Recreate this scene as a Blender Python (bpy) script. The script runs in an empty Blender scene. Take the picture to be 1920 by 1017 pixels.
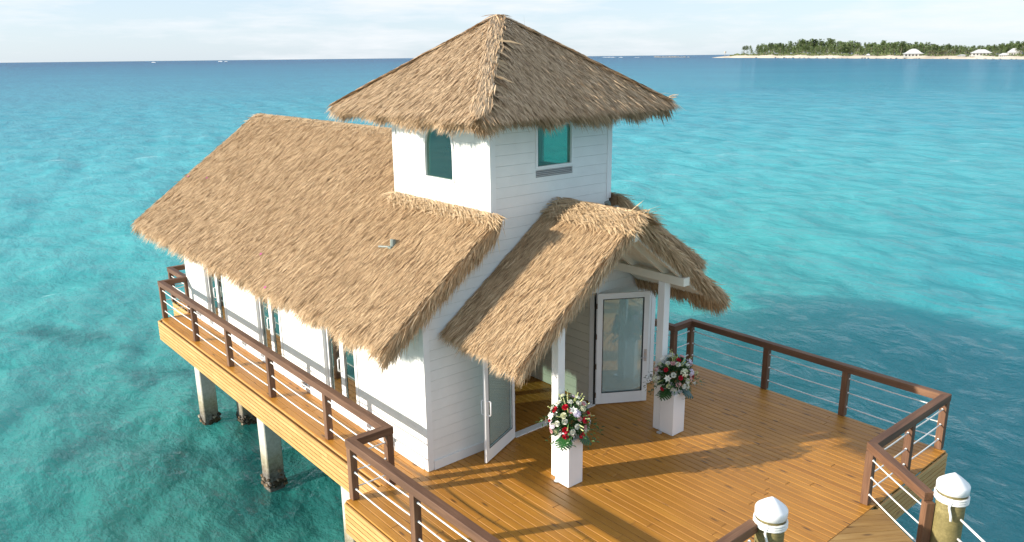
import bpy, bmesh, math, random
import numpy as np
from mathutils import Vector, Matrix
random.seed(7); rng = np.random.default_rng(7)
sc = bpy.context.scene
COL = sc.collection
R = math.radians

# ------------------------------------------------------------------ camera
CAM = Vector((-6.81987614, -10.39554342, 6.99237558))
FW = Vector((0.62251804, 0.73706415, -0.26307361))
RT = Vector((0.76204675, -0.64743375, -0.01069037))
UP = Vector((0.17820223, 0.19381944, 0.96471653))
FPX = 1471.876
cd = bpy.data.cameras.new('camera'); cam = bpy.data.objects.new('camera', cd); COL.objects.link(cam)
m = Matrix((( RT.x, UP.x, -FW.x, CAM.x), (RT.y, UP.y, -FW.y, CAM.y), (RT.z, UP.z, -FW.z, CAM.z), (0, 0, 0, 1)))
cam.matrix_world = m
cd.sensor_width = 36; cd.lens = FPX / 1920 * 36
cd.clip_start = 0.1; cd.clip_end = 120000
sc.camera = cam

def at(u, v, ax, val):
    """point of the place seen at (u, v), on the plane coordinate[ax] = val"""
    d = FW * FPX + RT * (u - 960) + UP * (508.5 - v)
    return CAM + d * ((val - CAM[ax]) / d[ax])

# ------------------------------------------------------------------ light
SUN_EL = R(19.0)
SUN_H = Vector((-0.9, 0.436, 0)).normalized()
SUN_DIR = Vector((SUN_H.x * math.cos(SUN_EL), SUN_H.y * math.cos(SUN_EL), math.sin(SUN_EL)))
ld = bpy.data.lights.new('sun', 'SUN'); ld.energy = 5.0; ld.angle = R(0.6); ld.color = (1.0, 0.92, 0.79)
sun = bpy.data.objects.new('sun', ld); COL.objects.link(sun)
sun.rotation_euler = (-SUN_DIR).to_track_quat('-Z', 'Y').to_euler(); sun.location = (-30, 15, 25)

w = bpy.data.worlds.new('World'); sc.world = w; w.use_nodes = True
nt = w.node_tree; nt.nodes.clear()
N = nt.nodes.new; L = nt.links.new
sky = N('ShaderNodeTexSky'); sky.sky_type = 'NISHITA'; sky.sun_disc = False
sky.sun_elevation = SUN_EL; sky.sun_rotation = math.atan2(SUN_H.x, SUN_H.y)
sky.altitude = 0; sky.air_density = 1.0; sky.dust_density = 0.4; sky.ozone_density = 3.0
tc = N('ShaderNodeTexCoord')
mp = N('ShaderNodeMapping'); mp.inputs['Scale'].default_value = (2.2, 2.2, 16); mp.inputs['Rotation'].default_value = (0, 0, .5)
nz = N('ShaderNodeTexNoise'); nz.inputs['Scale'].default_value = 2.1; nz.inputs['Detail'].default_value = 8; nz.inputs['Roughness'].default_value = .62
L(tc.outputs['Generated'], mp.inputs['Vector']); L(mp.outputs[0], nz.inputs['Vector'])
cr = N('ShaderNodeValToRGB'); cr.color_ramp.elements[0].position = .46; cr.color_ramp.elements[1].position = .66
cr.color_ramp.elements[0].color = (0, 0, 0, 1); cr.color_ramp.elements[1].color = (.8, .8, .8, 1)
L(nz.outputs['Fac'], cr.inputs[0])
mx = N('ShaderNodeMix'); mx.data_type = 'RGBA'; mx.inputs[7].default_value = (3.55, 4.22, 5.0, 1)
mx.inputs[0].default_value = .72; L(sky.outputs[0], mx.inputs[6])
mc = N('ShaderNodeMix'); mc.data_type = 'RGBA'; mc.inputs[7].default_value = (4.75, 4.9, 5.1, 1); L(cr.outputs[0], mc.inputs[0]); L(mx.outputs[2], mc.inputs[6])
bg = N('ShaderNodeBackground'); bg.inputs['Strength'].default_value = 0.125
L(mc.outputs[2], bg.inputs['Color'])
wo = N('ShaderNodeOutputWorld'); L(bg.outputs[0], wo.inputs['Surface'])
sc.view_settings.view_transform = 'Standard'; sc.view_settings.look = 'None'
sc.view_settings.exposure = 0.72; sc.view_settings.gamma = 1.0
sc.cycles.max_bounces = 8; sc.cycles.transparent_max_bounces = 16

# ------------------------------------------------------------------ helpers
def tag(o, label=None, cat=None, group=None, kind=None):
    if label: o['label'] = label
    if cat: o['category'] = cat
    if group: o['group'] = group
    if kind: o['kind'] = kind
    return o
def empty(name, loc=(0, 0, 0), **k):
    o = bpy.data.objects.new(name, None); COL.objects.link(o); o.location = loc; o.empty_display_size = .3
    return tag(o, **k)

class MB:
    """mesh collector with per-point tint (a number per piece) and gv (position along the grain)"""
    def __init__(s): s.v = []; s.f = []; s.t = []; s.g = []; s.mi = []
    def add(s, vs, fs, tint=None, gv=None, mi=0):
        b = len(s.v); t = random.random() if tint is None else tint
        s.v += [tuple(x) for x in vs]; s.f += [tuple(i + b for i in f) for f in fs]
        s.t += [t] * len(vs); s.g += ([tuple(x) for x in gv] if gv is not None else [tuple(x) for x in vs])
        s.mi += [mi] * len(fs)
    def hexa(s, p, tint=None, gv=None, mi=0):      # p: 8 points, bottom loop then top loop
        s.add(p, [(0, 3, 2, 1), (4, 5, 6, 7), (0, 1, 5, 4), (1, 2, 6, 5), (2, 3, 7, 6), (3, 0, 4, 7)], tint, gv, mi)
    def box(s, x0, x1, y0, y1, z0, z1, tint=None, mi=0):
        c = Vector(((x0 + x1) / 2, (y0 + y1) / 2, (z0 + z1) / 2))
        s.obox(c, Vector(((x1 - x0) / 2, 0, 0)), Vector((0, (y1 - y0) / 2, 0)), Vector((0, 0, (z1 - z0) / 2)), tint, mi)
    def obox(s, c, a, b, d, tint=None, mi=0):
        c, a, b, d = map(Vector, (c, a, b, d))
        p = [c - a - b - d, c + a - b - d, c + a + b - d, c - a + b - d, c - a - b + d, c + a - b + d, c + a + b + d, c - a + b + d]
        ls = sorted([(-a.length, 0), (-b.length, 1), (-d.length, 2)]); o = [i for _, i in ls]
        h = (a.length, b.length, d.length); off = (random.random() * 50, random.random() * 50, random.random() * 50)
        sg = [(-1, -1, -1), (1, -1, -1), (1, 1, -1), (-1, 1, -1), (-1, -1, 1), (1, -1, 1), (1, 1, 1), (-1, 1, 1)]
        gv = [tuple(q[o[k]] * h[o[k]] + off[k] for k in range(3)) for q in sg]
        s.hexa(p, tint, gv, mi)
    def beam(s, p0, p1, wd, ht, tint=None, up=(0, 0, 1), mi=0):
        p0, p1 = Vector(p0), Vector(p1); a = (p1 - p0) / 2; u = Vector(up); side = a.cross(u).normalized(); u2 = side.cross(a).normalized()
        s.obox((p0 + p1) / 2, a, side * wd / 2, u2 * ht / 2, tint, mi)
    def tube(s, pts, r, n=8, tint=None, cap=True, mi=0):
        pts = [Vector(p) for p in pts]; rs = r if isinstance(r, (list, tuple)) else [r] * len(pts)
        vs = []; fs = []
        for i, p in enumerate(pts):
            t = (pts[min(i + 1, len(pts) - 1)] - pts[max(i - 1, 0)]).normalized()
            a = t.cross(Vector((0, 0, 1)) if abs(t.z) < .9 else Vector((1, 0, 0))).normalized(); b = t.cross(a)
            for k in range(n):
                q = 2 * math.pi * k / n; vs.append(p + (a * math.cos(q) + b * math.sin(q)) * rs[i])
        for i in range(len(pts) - 1):
            for k in range(n):
                fs.append((i * n + k, i * n + (k + 1) % n, (i + 1) * n + (k + 1) % n, (i + 1) * n + k))
        if cap: fs.append(tuple(range(n))[::-1]); fs.append(tuple(range((len(pts) - 1) * n, len(pts) * n)))
        s.add(vs, fs, tint, None, mi)
    def build(s, name, mats, parent=None, bevel=0, smooth=False):
        me = bpy.data.meshes.new(name); me.from_pydata(s.v, [], s.f)
        if not isinstance(mats, (list, tuple)): mats = [mats]
        for q in mats: me.materials.append(q)
        if any(s.mi): me.polygons.foreach_set('material_index', s.mi)
        a = me.attributes.new('tint', 'FLOAT', 'POINT'); a.data.foreach_set('value', s.t)
        g = me.attributes.new('gv', 'FLOAT_VECTOR', 'POINT'); g.data.foreach_set('vector', np.array(s.g, dtype=np.float32).ravel())
        if smooth: me.polygons.foreach_set('use_smooth', [True] * len(me.polygons))
        me.update()
        o = bpy.data.objects.new(name, me); COL.objects.link(o)
        if bevel:
            b = o.modifiers.new('bevel', 'BEVEL'); b.width = bevel; b.segments = 1; b.limit_method = 'ANGLE'; b.angle_limit = R(40)
        if parent: put(o, parent)
        return o
def put(o, parent):
    o.parent = parent
    base = parent.location.copy()
    if parent.parent: base = base + parent.parent.location if parent.parent.type == 'EMPTY' else base
    root = parent
    while root.parent: root = root.parent
    if o.type == 'MESH' and not o.get('_loc') and root.location.length > 0 and not parent.get('_rel'):
        o.data.transform(Matrix.Translation(-root.location))
        if parent is not root: pass
    return o

# ------------------------------------------------------------------ materials
def mat(name):
    m = bpy.data.materials.new(name); m.use_nodes = True
    return m, m.node_tree, m.node_tree.nodes['Principled BSDF']
def ramp(nt, src, stops):
    r = nt.nodes.new('ShaderNodeValToRGB'); el = r.color_ramp.elements
    while len(el) > 1: el.remove(el[-1])
    el[0].position = stops[0][0]; el[0].color = (*stops[0][1], 1)
    for p, c in stops[1:]:
        e = el.new(p); e.color = (*c, 1)
    nt.links.new(src, r.inputs[0]); return r.outputs[0]
def attr(nt, name, out='Fac'):
    a = nt.nodes.new('ShaderNodeAttribute'); a.attribute_name = name; return a.outputs[out]
def noise(nt, vec, scale, detail=4, rough=.55, mapscale=None, loc=None):
    n = nt.nodes.new('ShaderNodeTexNoise'); n.inputs['Scale'].default_value = scale; n.inputs['Detail'].default_value = detail; n.inputs['Roughness'].default_value = rough
    if mapscale or loc:
        mm = nt.nodes.new('ShaderNodeMapping')
        if mapscale: mm.inputs['Scale'].default_value = mapscale
        if loc: mm.inputs['Location'].default_value = loc
        nt.links.new(vec, mm.inputs[0]); vec = mm.outputs[0]
    nt.links.new(vec, n.inputs['Vector']); return n.outputs['Fac']
def objco(nt):
    return nt.nodes.new('ShaderNodeNewGeometry').outputs['Position']
def mixc(nt, fac, a, b, blend='MIX'):
    x = nt.nodes.new('ShaderNodeMix'); x.data_type = 'RGBA'; x.blend_type = blend
    for v, i in ((fac, 0), (a, 6), (b, 7)):
        if isinstance(v, (int, float)): x.inputs[i].default_value = v
        elif isinstance(v, tuple): x.inputs[i].default_value = (*v, 1)
        else: nt.links.new(v, x.inputs[i])
    return x.outputs[2]
def mathn(nt, op, a, b=None, c=None, clamp=False):
    x = nt.nodes.new('ShaderNodeMath'); x.operation = op; x.use_clamp = clamp
    for i, v in enumerate((a, b, c)):
        if v is None: continue
        if isinstance(v, (int, float)): x.inputs[i].default_value = v
        else: nt.links.new(v, x.inputs[i])
    return x.outputs[0]
def bump(nt, bs, h, strength=.3, dist=.01):
    b = nt.nodes.new('ShaderNodeBump'); b.inputs['Strength'].default_value = strength; b.inputs['Distance'].default_value = dist
    nt.links.new(h, b.inputs['Height']); nt.links.new(b.outputs[0], bs.inputs['Normal']); return b

def wood(name, c1, c2, c3, knots=.0, rough=.5, grain=1.0, tintamt=.5, knotc=(.06, .025, .008)):
    m, nt, bs = mat(name); L = nt.links.new
    gv = attr(nt, 'gv', 'Vector'); t = attr(nt, 'tint')
    n1 = noise(nt, gv, 3.0, 6, .6, (.55, 22 * grain, 22 * grain))
    n2 = noise(nt, gv, 1.3, 3, .5, (.8, 5, 5))
    f = mathn(nt, 'ADD', mathn(nt, 'MULTIPLY', n1, .55), mathn(nt, 'MULTIPLY', n2, .45))
    f = mathn(nt, 'ADD', f, mathn(nt, 'MULTIPLY', mathn(nt, 'SUBTRACT', t, .5), tintamt * .5))
    col = ramp(nt, f, [(.30, c1), (.5, c2), (.70, c3)])
    if knots:
        mm = nt.nodes.new('ShaderNodeMapping'); mm.inputs['Scale'].default_value = (1.5, 6.0, 6.0); L(gv, mm.inputs[0])
        v = nt.nodes.new('ShaderNodeTexVoronoi'); v.voronoi_dimensions = '2D'; v.inputs['Scale'].default_value = 1.0; L(mm.outputs[0], v.inputs['Vector'])
        r1 = nt.nodes.new('ShaderNodeSeparateColor'); L(v.outputs['Color'], r1.inputs[0])
        k = mathn(nt, 'LESS_THAN', r1.outputs[0], knots)
        mr = nt.nodes.new('ShaderNodeMapRange'); mr.inputs[1].default_value = .06; mr.inputs[2].default_value = .17; mr.inputs[3].default_value = 1; mr.inputs[4].default_value = 0
        L(v.outputs['Distance'], mr.inputs[0])
        kk = mathn(nt, 'MULTIPLY', mathn(nt, 'MULTIPLY', mr.outputs[0], k), .85)
        col = mixc(nt, kk, col, knotc)
    big = noise(nt, objco(nt), .9, 4, .6)
    col = mixc(nt, mathn(nt, 'MULTIPLY', mathn(nt, 'SUBTRACT', big, .42, clamp=True), 1.6, clamp=True), col, tuple(x * .72 for x in c2))
    L(col, bs.inputs['Base Color']); bs.inputs['Roughness'].default_value = rough
    bump(nt, bs, n1, .35, .004)
    return m
M = {}
M['deck'] = wood('honey_deck_boards', (.31, .125, .013), (.405, .175, .021), (.49, .225, .033), knots=.26, rough=.45, tintamt=.32)
M['gangway'] = wood('weathered_gangway_boards', (.19, .095, .022), (.30, .165, .045), (.42, .255, .085), knots=.26, rough=.6, tintamt=.4)
M['fascia'] = wood('pale_pine', (.42, .225, .065), (.52, .30, .100), (.61, .385, .155), knots=.10, rough=.6, tintamt=.4, knotc=(.3, .12, .04))
M['rail'] = wood('brown_stained_timber', (.066, .029, .014), (.135, .063, .032), (.22, .115, .060), rough=.68, grain=.8, tintamt=.35)
M['pile'] = wood('green_treated_timber', (.10, .085, .03), (.20, .165, .06), (.33, .27, .11), rough=.75, grain=.5, tintamt=.2)

def paint(name, c, rough=.45, var=.04, sc_=3.0):
    m, nt, bs = mat(name)
    n = noise(nt, objco(nt), sc_, 5, .6)
    col = ramp(nt, n, [(.3, tuple(x * (1 - var) for x in c)), (.7, tuple(min(1, x * (1 + var)) for x in c))])
    t = attr(nt, 'tint'); col = mixc(nt, mathn(nt, 'MULTIPLY', t, .06), col, tuple(x * .7 for x in c))
    nt.links.new(col, bs.inputs['Base Color']); bs.inputs['Roughness'].default_value = rough
    bump(nt, bs, noise(nt, objco(nt), 60, 3), .06, .002)
    return m
M['white'] = paint('white_painted_siding', (.80, .80, .78))
M['trim'] = paint('white_gloss_trim', (.82, .82, .81), .3, .02)
M['cream'] = paint('cream_ceiling_paint', (.74, .70, .60), .5)
M['pedestal'] = paint('white_laminate', (.84, .84, .84), .25, .01)
M['cable'] = paint('white_coated_cable', (.80, .80, .78), .4, .03, 20)
M['rope'] = paint('white_nylon_rope', (.80, .79, .75), .8, .06, 40)
M['cap'] = paint('white_plastic_cap', (.84, .84, .84), .35, .02)
M['gasket'] = paint('black_gasket', (.015, .015, .017), .5)
M['hinge'] = paint('bronze_hinge', (.16, .11, .08), .4)
M['metal'] = paint('brushed_hardware', (.55, .55, .56), .3); M['metal'].node_tree.nodes['Principled BSDF'].inputs['Metallic'].default_value = .7
M['vent'] = paint('grey_vent_slats', (.30, .30, .31), .5)
M['vent_slat'] = paint('pale_vent_slat', (.62, .62, .62), .5)
M['lamp'] = paint('grey_green_metal', (.18, .21, .19), .45)
M['inside'] = paint('interior_wall', (.70, .67, .55), .6)
M['petal'] = paint('magenta_petal', (.55, .08, .30), .6)

# concrete piles with a dark tide band
m, nt, bs = mat('weathered_concrete'); sep = nt.nodes.new('ShaderNodeSeparateXYZ'); pos = objco(nt); nt.links.new(pos, sep.inputs[0])
zz = mathn(nt, 'ADD', sep.outputs[2], mathn(nt, 'MULTIPLY', noise(nt, pos, 6, 5), .35))
c = ramp(nt, mathn(nt, 'DIVIDE', mathn(nt, 'ADD', zz, 2.7), 2.7), [(.0, (.012, .012, .008)), (.22, (.03, .02, .012)), (.25, (.10, .07, .035)), (.36, (.26, .23, .13)), (.5, (.48, .46, .40)), (.8, (.60, .58, .53))])
c = mixc(nt, .25, c, ramp(nt, noise(nt, pos, 14, 6, .7), [(.35, (.15, .13, .1)), (.65, (.7, .68, .62))]))
nt.links.new(c, bs.inputs['Base Color']); bs.inputs['Roughness'].default_value = .8; bump(nt, bs, noise(nt, pos, 30, 6, .7), .5, .01); M['concrete'] = m
m, nt, bs = mat('barnacle_crust'); nt.links.new(ramp(nt, attr(nt, 'tint'), [(0, (.02, .018, .010)), (.7, (.07, .045, .02)), (.85, (.20, .12, .06)), (1, (.35, .32, .24))]), bs.inputs['Base Color']); bs.inputs['Roughness'].default_value = .6; M['growth'] = m

def thatch_mat(name, stops, under=False):
    m, nt, bs = mat(name)
    t = attr(nt, 'tint'); pos = objco(nt)
    big = noise(nt, pos, .8, 4, .6); med = noise(nt, pos, 7, 4, .6)
    f = mathn(nt, 'ADD', mathn(nt, 'MULTIPLY', t, .62), mathn(nt, 'ADD', mathn(nt, 'MULTIPLY', big, .22), mathn(nt, 'MULTIPLY', med, .2)))
    c = ramp(nt, f, stops)
    nt.links.new(c, bs.inputs['Base Color']); bs.inputs['Roughness'].default_value = .62
    bump(nt, bs, noise(nt, attr(nt, 'gv', 'Vector'), 60, 3), .3, .004)
    return m
M['thatch'] = thatch_mat('dry_palm_thatch', [(.12, (.22, .125, .058)), (.32, (.40, .255, .13)), (.55, (.545, .37, .205)), (.78, (.645, .465, .275)), (.95, (.74, .57, .37))])
M['thatch_grey'] = thatch_mat('weathered_palm_thatch', [(.12, (.24, .15, .080)), (.32, (.42, .28, .155)), (.55, (.56, .395, .235)), (.78, (.66, .49, .31)), (.95, (.76, .60, .42))])
M['thatch_pale'] = thatch_mat('bleached_palm_thatch', [(.12, (.26, .165, .085)), (.4, (.47, .325, .18)), (.7, (.60, .44, .265)), (.95, (.72, .575, .39))])
m, nt, bs = mat('thatch_core'); c = ramp(nt, noise(nt, objco(nt), 9, 6, .7), [(.3, (.12, .07, .035)), (.7, (.30, .19, .10))])
nt.links.new(c, bs.inputs['Base Color']); bs.inputs['Roughness'].default_value = .9; M['core'] = m

def glass_mat(name, tint, refl=.25, rough=.01, sky_refl=.02):
    m = bpy.data.materials.new(name); m.use_nodes = True; nt = m.node_tree; nt.nodes.clear(); L = nt.links.new
    tr = nt.nodes.new('ShaderNodeBsdfTransparent'); tr.inputs[0].default_value = (*tint, 1)
    gl = nt.nodes.new('ShaderNodeBsdfGlossy'); gl.inputs['Roughness'].default_value = rough; gl.inputs['Color'].default_value = (.86, .97, .93, 1)
    lw = nt.nodes.new('ShaderNodeLayerWeight'); lw.inputs['Blend'].default_value = .5
    f = mathn(nt, 'ADD', mathn(nt, 'MULTIPLY', mathn(nt, 'POWER', lw.outputs['Facing'], 3.0), .8), refl, clamp=True)
    df = nt.nodes.new('ShaderNodeBsdfDiffuse'); df.inputs[0].default_value = (.52, .66, .68, 1); mh = nt.nodes.new('ShaderNodeMixShader'); mh.inputs[0].default_value = sky_refl; L(tr.outputs[0], mh.inputs[1]); L(df.outputs[0], mh.inputs[2])  # reflected sky and sea painted as a pale blue diffuse layer
    mx = nt.nodes.new('ShaderNodeMixShader'); L(f, mx.inputs[0]); L(mh.outputs[0], mx.inputs[1]); L(gl.outputs[0], mx.inputs[2])
    o = nt.nodes.new('ShaderNodeOutputMaterial'); L(mx.outputs[0], o.inputs[0]); return m
M['glass'] = glass_mat('tinted_door_glass', (.50, .70, .66), .24, .02, .38)
M['glass_side'] = glass_mat('tinted_side_glass', (.22, .34, .31), .30)
M['glass_tower'] = glass_mat('green_tower_glass', (.30, .62, .54), .10)

def leafm(name, c1, c2, rough=.45, sub=0):
    m, nt, bs = mat(name); t = attr(nt, 'tint'); c = ramp(nt, t, [(0, c1), (1, c2)])
    nt.links.new(c, bs.inputs['Base Color']); bs.inputs['Roughness'].default_value = rough
    return m
M['leaf'] = leafm('florist_leaf', (.012, .045, .012), (.06, .15, .035))
M['monstera'] = leafm('monstera_leaf', (.015, .075, .018), (.03, .12, .03), .3)
M['teal_leaf'] = leafm('blue_green_leaf', (.01, .06, .05), (.03, .11, .09), .4)
M['bud'] = leafm('lime_buds', (.35, .42, .12), (.62, .66, .32))
M['red'] = leafm('crimson_petals', (.42, .004, .02), (.68, .02, .06), .5)
M['fl_white'] = leafm('white_petals', (.70, .70, .58), (.86, .86, .80), .5)
M['fl_cream'] = leafm('cream_petals', (.66, .68, .46), (.82, .82, .62), .5)
M['fl_pink'] = leafm('pink_petals', (.72, .38, .40), (.84, .58, .56), .5)
M['fl_lilac'] = leafm('lilac_petals', (.58, .50, .66), (.78, .72, .82), .5)
M['fl_orange'] = leafm('orange_petals', (.55, .06, .01), (.75, .22, .04), .5)

# ------------------------------------------------------------------ sea
WZ = -2.5
def sea():
    cx, cy = CAM.x, CAM.y
    az0 = math.degrees(math.atan2(FW.x, FW.y))
    dense = np.arange(az0 - 46, az0 + 46, .13); rest = np.arange(az0 + 46, az0 + 314, 3.0)
    az = np.radians(np.concatenate([dense, rest]))
    r1 = 6 * np.exp(np.arange(0, math.log(260 / 6), .0068)); r2 = 265 * np.exp(np.linspace(0, math.log(90000 / 265), 34))
    r = np.concatenate([[0.5, 2, 4], r1, r2])
    Rr, A = np.meshgrid(r, az, indexing='ij')
    X = cx + Rr * np.sin(A); Y = cy + Rr * np.cos(A); Z = np.zeros_like(X)
    g = np.random.default_rng(3)
    wind = math.atan2(-0.45, 0.9)
    warp = .8 * np.sin(X * .11 + Y * .07) + .7 * np.sin(Y * .13 - X * .05 + 2)
    for i in range(64):
        lam = 0.55 * (14 / .55) ** (g.random() ** 1.0)
        th = wind + g.normal(0, .75); k = 2 * math.pi / lam
        amp = .0044 * lam ** .80 * (0.6 + g.random())
        ph = k * (X * math.cos(th) + Y * math.sin(th)) + g.random() * 6.28 + warp * (.9 if lam < 4 else .4)
        fade = np.clip((lam - Rr * .0068 * 3.2) / (lam * .5), 0, 1)
        s = np.sin(ph); Z += amp * fade * (s + .22 * np.cos(2 * ph))
    edge = np.clip((250 - Rr) / 60, 0, 1); Z *= edge
    nr, na = X.shape
    V = np.stack([X, Y, Z + WZ], -1).reshape(-1, 3).astype(np.float32)
    i, j = np.meshgrid(np.arange(nr - 1), np.arange(na), indexing='ij'); j2 = (j + 1) % na
    F = np.stack([i * na + j, (i + 1) * na + j, (i + 1) * na + j2, i * na + j2], -1).reshape(-1, 4)[:, ::-1].astype(np.int32)
    me = bpy.data.meshes.new('sea'); me.vertices.add(len(V)); me.vertices.foreach_set('co', V.ravel())
    me.loops.add(F.size); me.loops.foreach_set('vertex_index', np.ascontiguousarray(F).ravel())
    me.polygons.add(len(F)); me.polygons.foreach_set('loop_start', np.arange(0, F.size, 4, dtype=np.int32)); me.polygons.foreach_set('loop_total', np.full(len(F), 4, dtype=np.int32))
    me.polygons.foreach_set('use_smooth', np.ones(len(F), dtype=bool)); me.update(calc_edges=True)
    o = bpy.data.objects.new('sea', me); COL.objects.link(o)
    m, nt, bs = mat('turquoise_water'); L = nt.links.new; pos = objco(nt)
    sep = nt.nodes.new('ShaderNodeSeparateXYZ'); L(pos, sep.inputs[0]); x, y = sep.outputs[0], sep.outputs[1]
    big = noise(nt, pos, .012, 5, .6); mid = noise(nt, pos, .10, 4, .6, (1, .35, 1)); sml = noise(nt, pos, .45, 4, .6)
    # depth of the water over the sand: shoals and drop-off lie at fixed places
    dist = mathn(nt, 'POWER', mathn(nt, 'ADD', mathn(nt, 'POWER', x, 2.0), mathn(nt, 'POWER', y, 2.0)), .5)
    ld_ = mathn(nt, 'LOGARITHM', mathn(nt, 'ADD', dist, 1.0), 10.0)      # 0.. 4.9
    ld2 = mathn(nt, 'ADD', ld_, mathn(nt, 'MULTIPLY', mathn(nt, 'SUBTRACT', big, .5), .45))
    ld2 = mathn(nt, 'ADD', ld2, mathn(nt, 'MULTIPLY', mathn(nt, 'SUBTRACT', mid, .5), .12))
    col = ramp(nt, mathn(nt, 'DIVIDE', ld2, 5.0), [
        (.17, (.028, .185, .160)), (.25, (.038, .26, .25)), (.30, (.044, .31, .32)), (.36, (.050, .31, .35)),
        (.42, (.038, .25, .315)), (.49, (.024, .18, .265)), (.57, (.016, .125, .215)), (.70, (.014, .075, .16))])
    # pavilion's shade put into the water colour as darker blue on the +x side
    shade_edge = nt.nodes.new('ShaderNodeMapRange'); shade_edge.interpolation_type = 'SMOOTHSTEP'
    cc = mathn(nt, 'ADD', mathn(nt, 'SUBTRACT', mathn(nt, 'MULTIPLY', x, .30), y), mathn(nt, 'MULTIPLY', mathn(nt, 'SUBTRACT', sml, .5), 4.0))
    L(cc, shade_edge.inputs[0]); shade_edge.inputs[1].default_value = -4; shade_edge.inputs[2].default_value = 9
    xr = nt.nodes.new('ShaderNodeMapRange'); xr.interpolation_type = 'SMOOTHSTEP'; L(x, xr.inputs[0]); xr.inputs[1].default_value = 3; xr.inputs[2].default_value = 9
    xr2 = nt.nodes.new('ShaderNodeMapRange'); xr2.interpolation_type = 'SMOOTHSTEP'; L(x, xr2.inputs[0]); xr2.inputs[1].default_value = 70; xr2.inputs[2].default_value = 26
    shade_fac = mathn(nt, 'MULTIPLY', mathn(nt, 'MULTIPLY', shade_edge.outputs[0], xr.outputs[0]), mathn(nt, 'MULTIPLY', xr2.outputs[0], .35))
    col = mixc(nt, shade_fac, col, (.012, .165, .26))
    # seagrass on the bottom near the piles
    def blob(cx, cy, rx, ry, ang, k):
        mm = nt.nodes.new('ShaderNodeMapping'); mm.vector_type = 'TEXTURE'; mm.inputs['Location'].default_value = (cx, cy, WZ); mm.inputs['Rotation'].default_value = (0, 0, ang); mm.inputs['Scale'].default_value = (rx, ry, 3)
        L(pos, mm.inputs[0]); ln = nt.nodes.new('ShaderNodeVectorMath'); ln.operation = 'LENGTH'; L(mm.outputs[0], ln.inputs[0])
        q = mathn(nt, 'ADD', ln.outputs['Value'], mathn(nt, 'MULTIPLY', mathn(nt, 'SUBTRACT', noise(nt, pos, .9, 5, .65), .5), 2.2))
        mr = nt.nodes.new('ShaderNodeMapRange'); mr.interpolation_type = 'SMOOTHSTEP'; L(q, mr.inputs[0]); mr.inputs[1].default_value = 1.25; mr.inputs[2].default_value = .35; mr.inputs[3].default_value = 0; mr.inputs[4].default_value = k
        return mr.outputs[0]
    for bb in ((-2.0, 20.5, 3.2, .8, R(-62), .6), (-1.5, 8.0, 2.2, .9, R(-40), .4), (-3.6, 10.5, 1.6, .7, R(20), .4), (1.0, 5.5, 3.5, 3, 0, .55), (-.5, 14.5, 1.5, .8, R(-50), .5)):
        col = mixc(nt, blob(*bb), col, (.006, .075, .08))
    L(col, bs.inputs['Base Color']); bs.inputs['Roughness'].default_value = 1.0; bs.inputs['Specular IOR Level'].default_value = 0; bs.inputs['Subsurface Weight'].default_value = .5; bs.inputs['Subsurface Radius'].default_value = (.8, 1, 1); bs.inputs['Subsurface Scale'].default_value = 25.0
    # ripples
    h1 = noise(nt, pos, 2.2, 5, .62, (1, .55, 1)); h2 = noise(nt, pos, 9, 3, .6, (1, .6, 1)); h3 = noise(nt, pos, .55, 3, .5, (1, .5, 1))
    h = mathn(nt, 'ADD', mathn(nt, 'MULTIPLY', h1, .14), mathn(nt, 'ADD', mathn(nt, 'MULTIPLY', h2, .035), mathn(nt, 'ADD', mathn(nt, 'MULTIPLY', h3, .34), mathn(nt, 'MULTIPLY', noise(nt, pos, .16, 3, .5, (1, .4, 1)), .7))))
    rg = nt.nodes.new('ShaderNodeTexNoise'); rg.noise_type = 'RIDGED_MULTIFRACTAL'; rg.inputs['Scale'].default_value = 1.5; rg.inputs['Detail'].default_value = 5; rg.inputs['Roughness'].default_value = .55; rg.inputs['Distortion'].default_value = .6
    mr_ = nt.nodes.new('ShaderNodeMapping'); mr_.inputs['Scale'].default_value = (1, .42, 1); mr_.inputs['Rotation'].default_value = (0, 0, .35); L(pos, mr_.inputs[0]); L(mr_.outputs[0], rg.inputs['Vector'])
    h = mathn(nt, 'ADD', h, mathn(nt, 'MULTIPLY', rg.outputs['Fac'], .06))
    bm = bump(nt, bs, h, 1.0, 1.35)
    gl = nt.nodes.new('ShaderNodeBsdfGlossy'); gl.inputs['Roughness'].default_value = .06; L(bm.outputs[0], gl.inputs['Normal'])
    fr_ = nt.nodes.new('ShaderNodeFresnel'); fr_.inputs['IOR'].default_value = 1.33; L(bm.outputs[0], fr_.inputs['Normal'])
    # a wind-ruffled surface never reaches mirror-like reflection at grazing angles
    fc = mathn(nt, 'MINIMUM', fr_.outputs[0], .25)
    ms = nt.nodes.new('ShaderNodeMixShader'); L(fc, ms.inputs[0]); L(bs.outputs[0], ms.inputs[1]); L(gl.outputs[0], ms.inputs[2])
    L(ms.outputs[0], nt.nodes['Material Output'].inputs[0])
    me.materials.append(m); tag(o, kind='structure')
    return o
sea()

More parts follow.
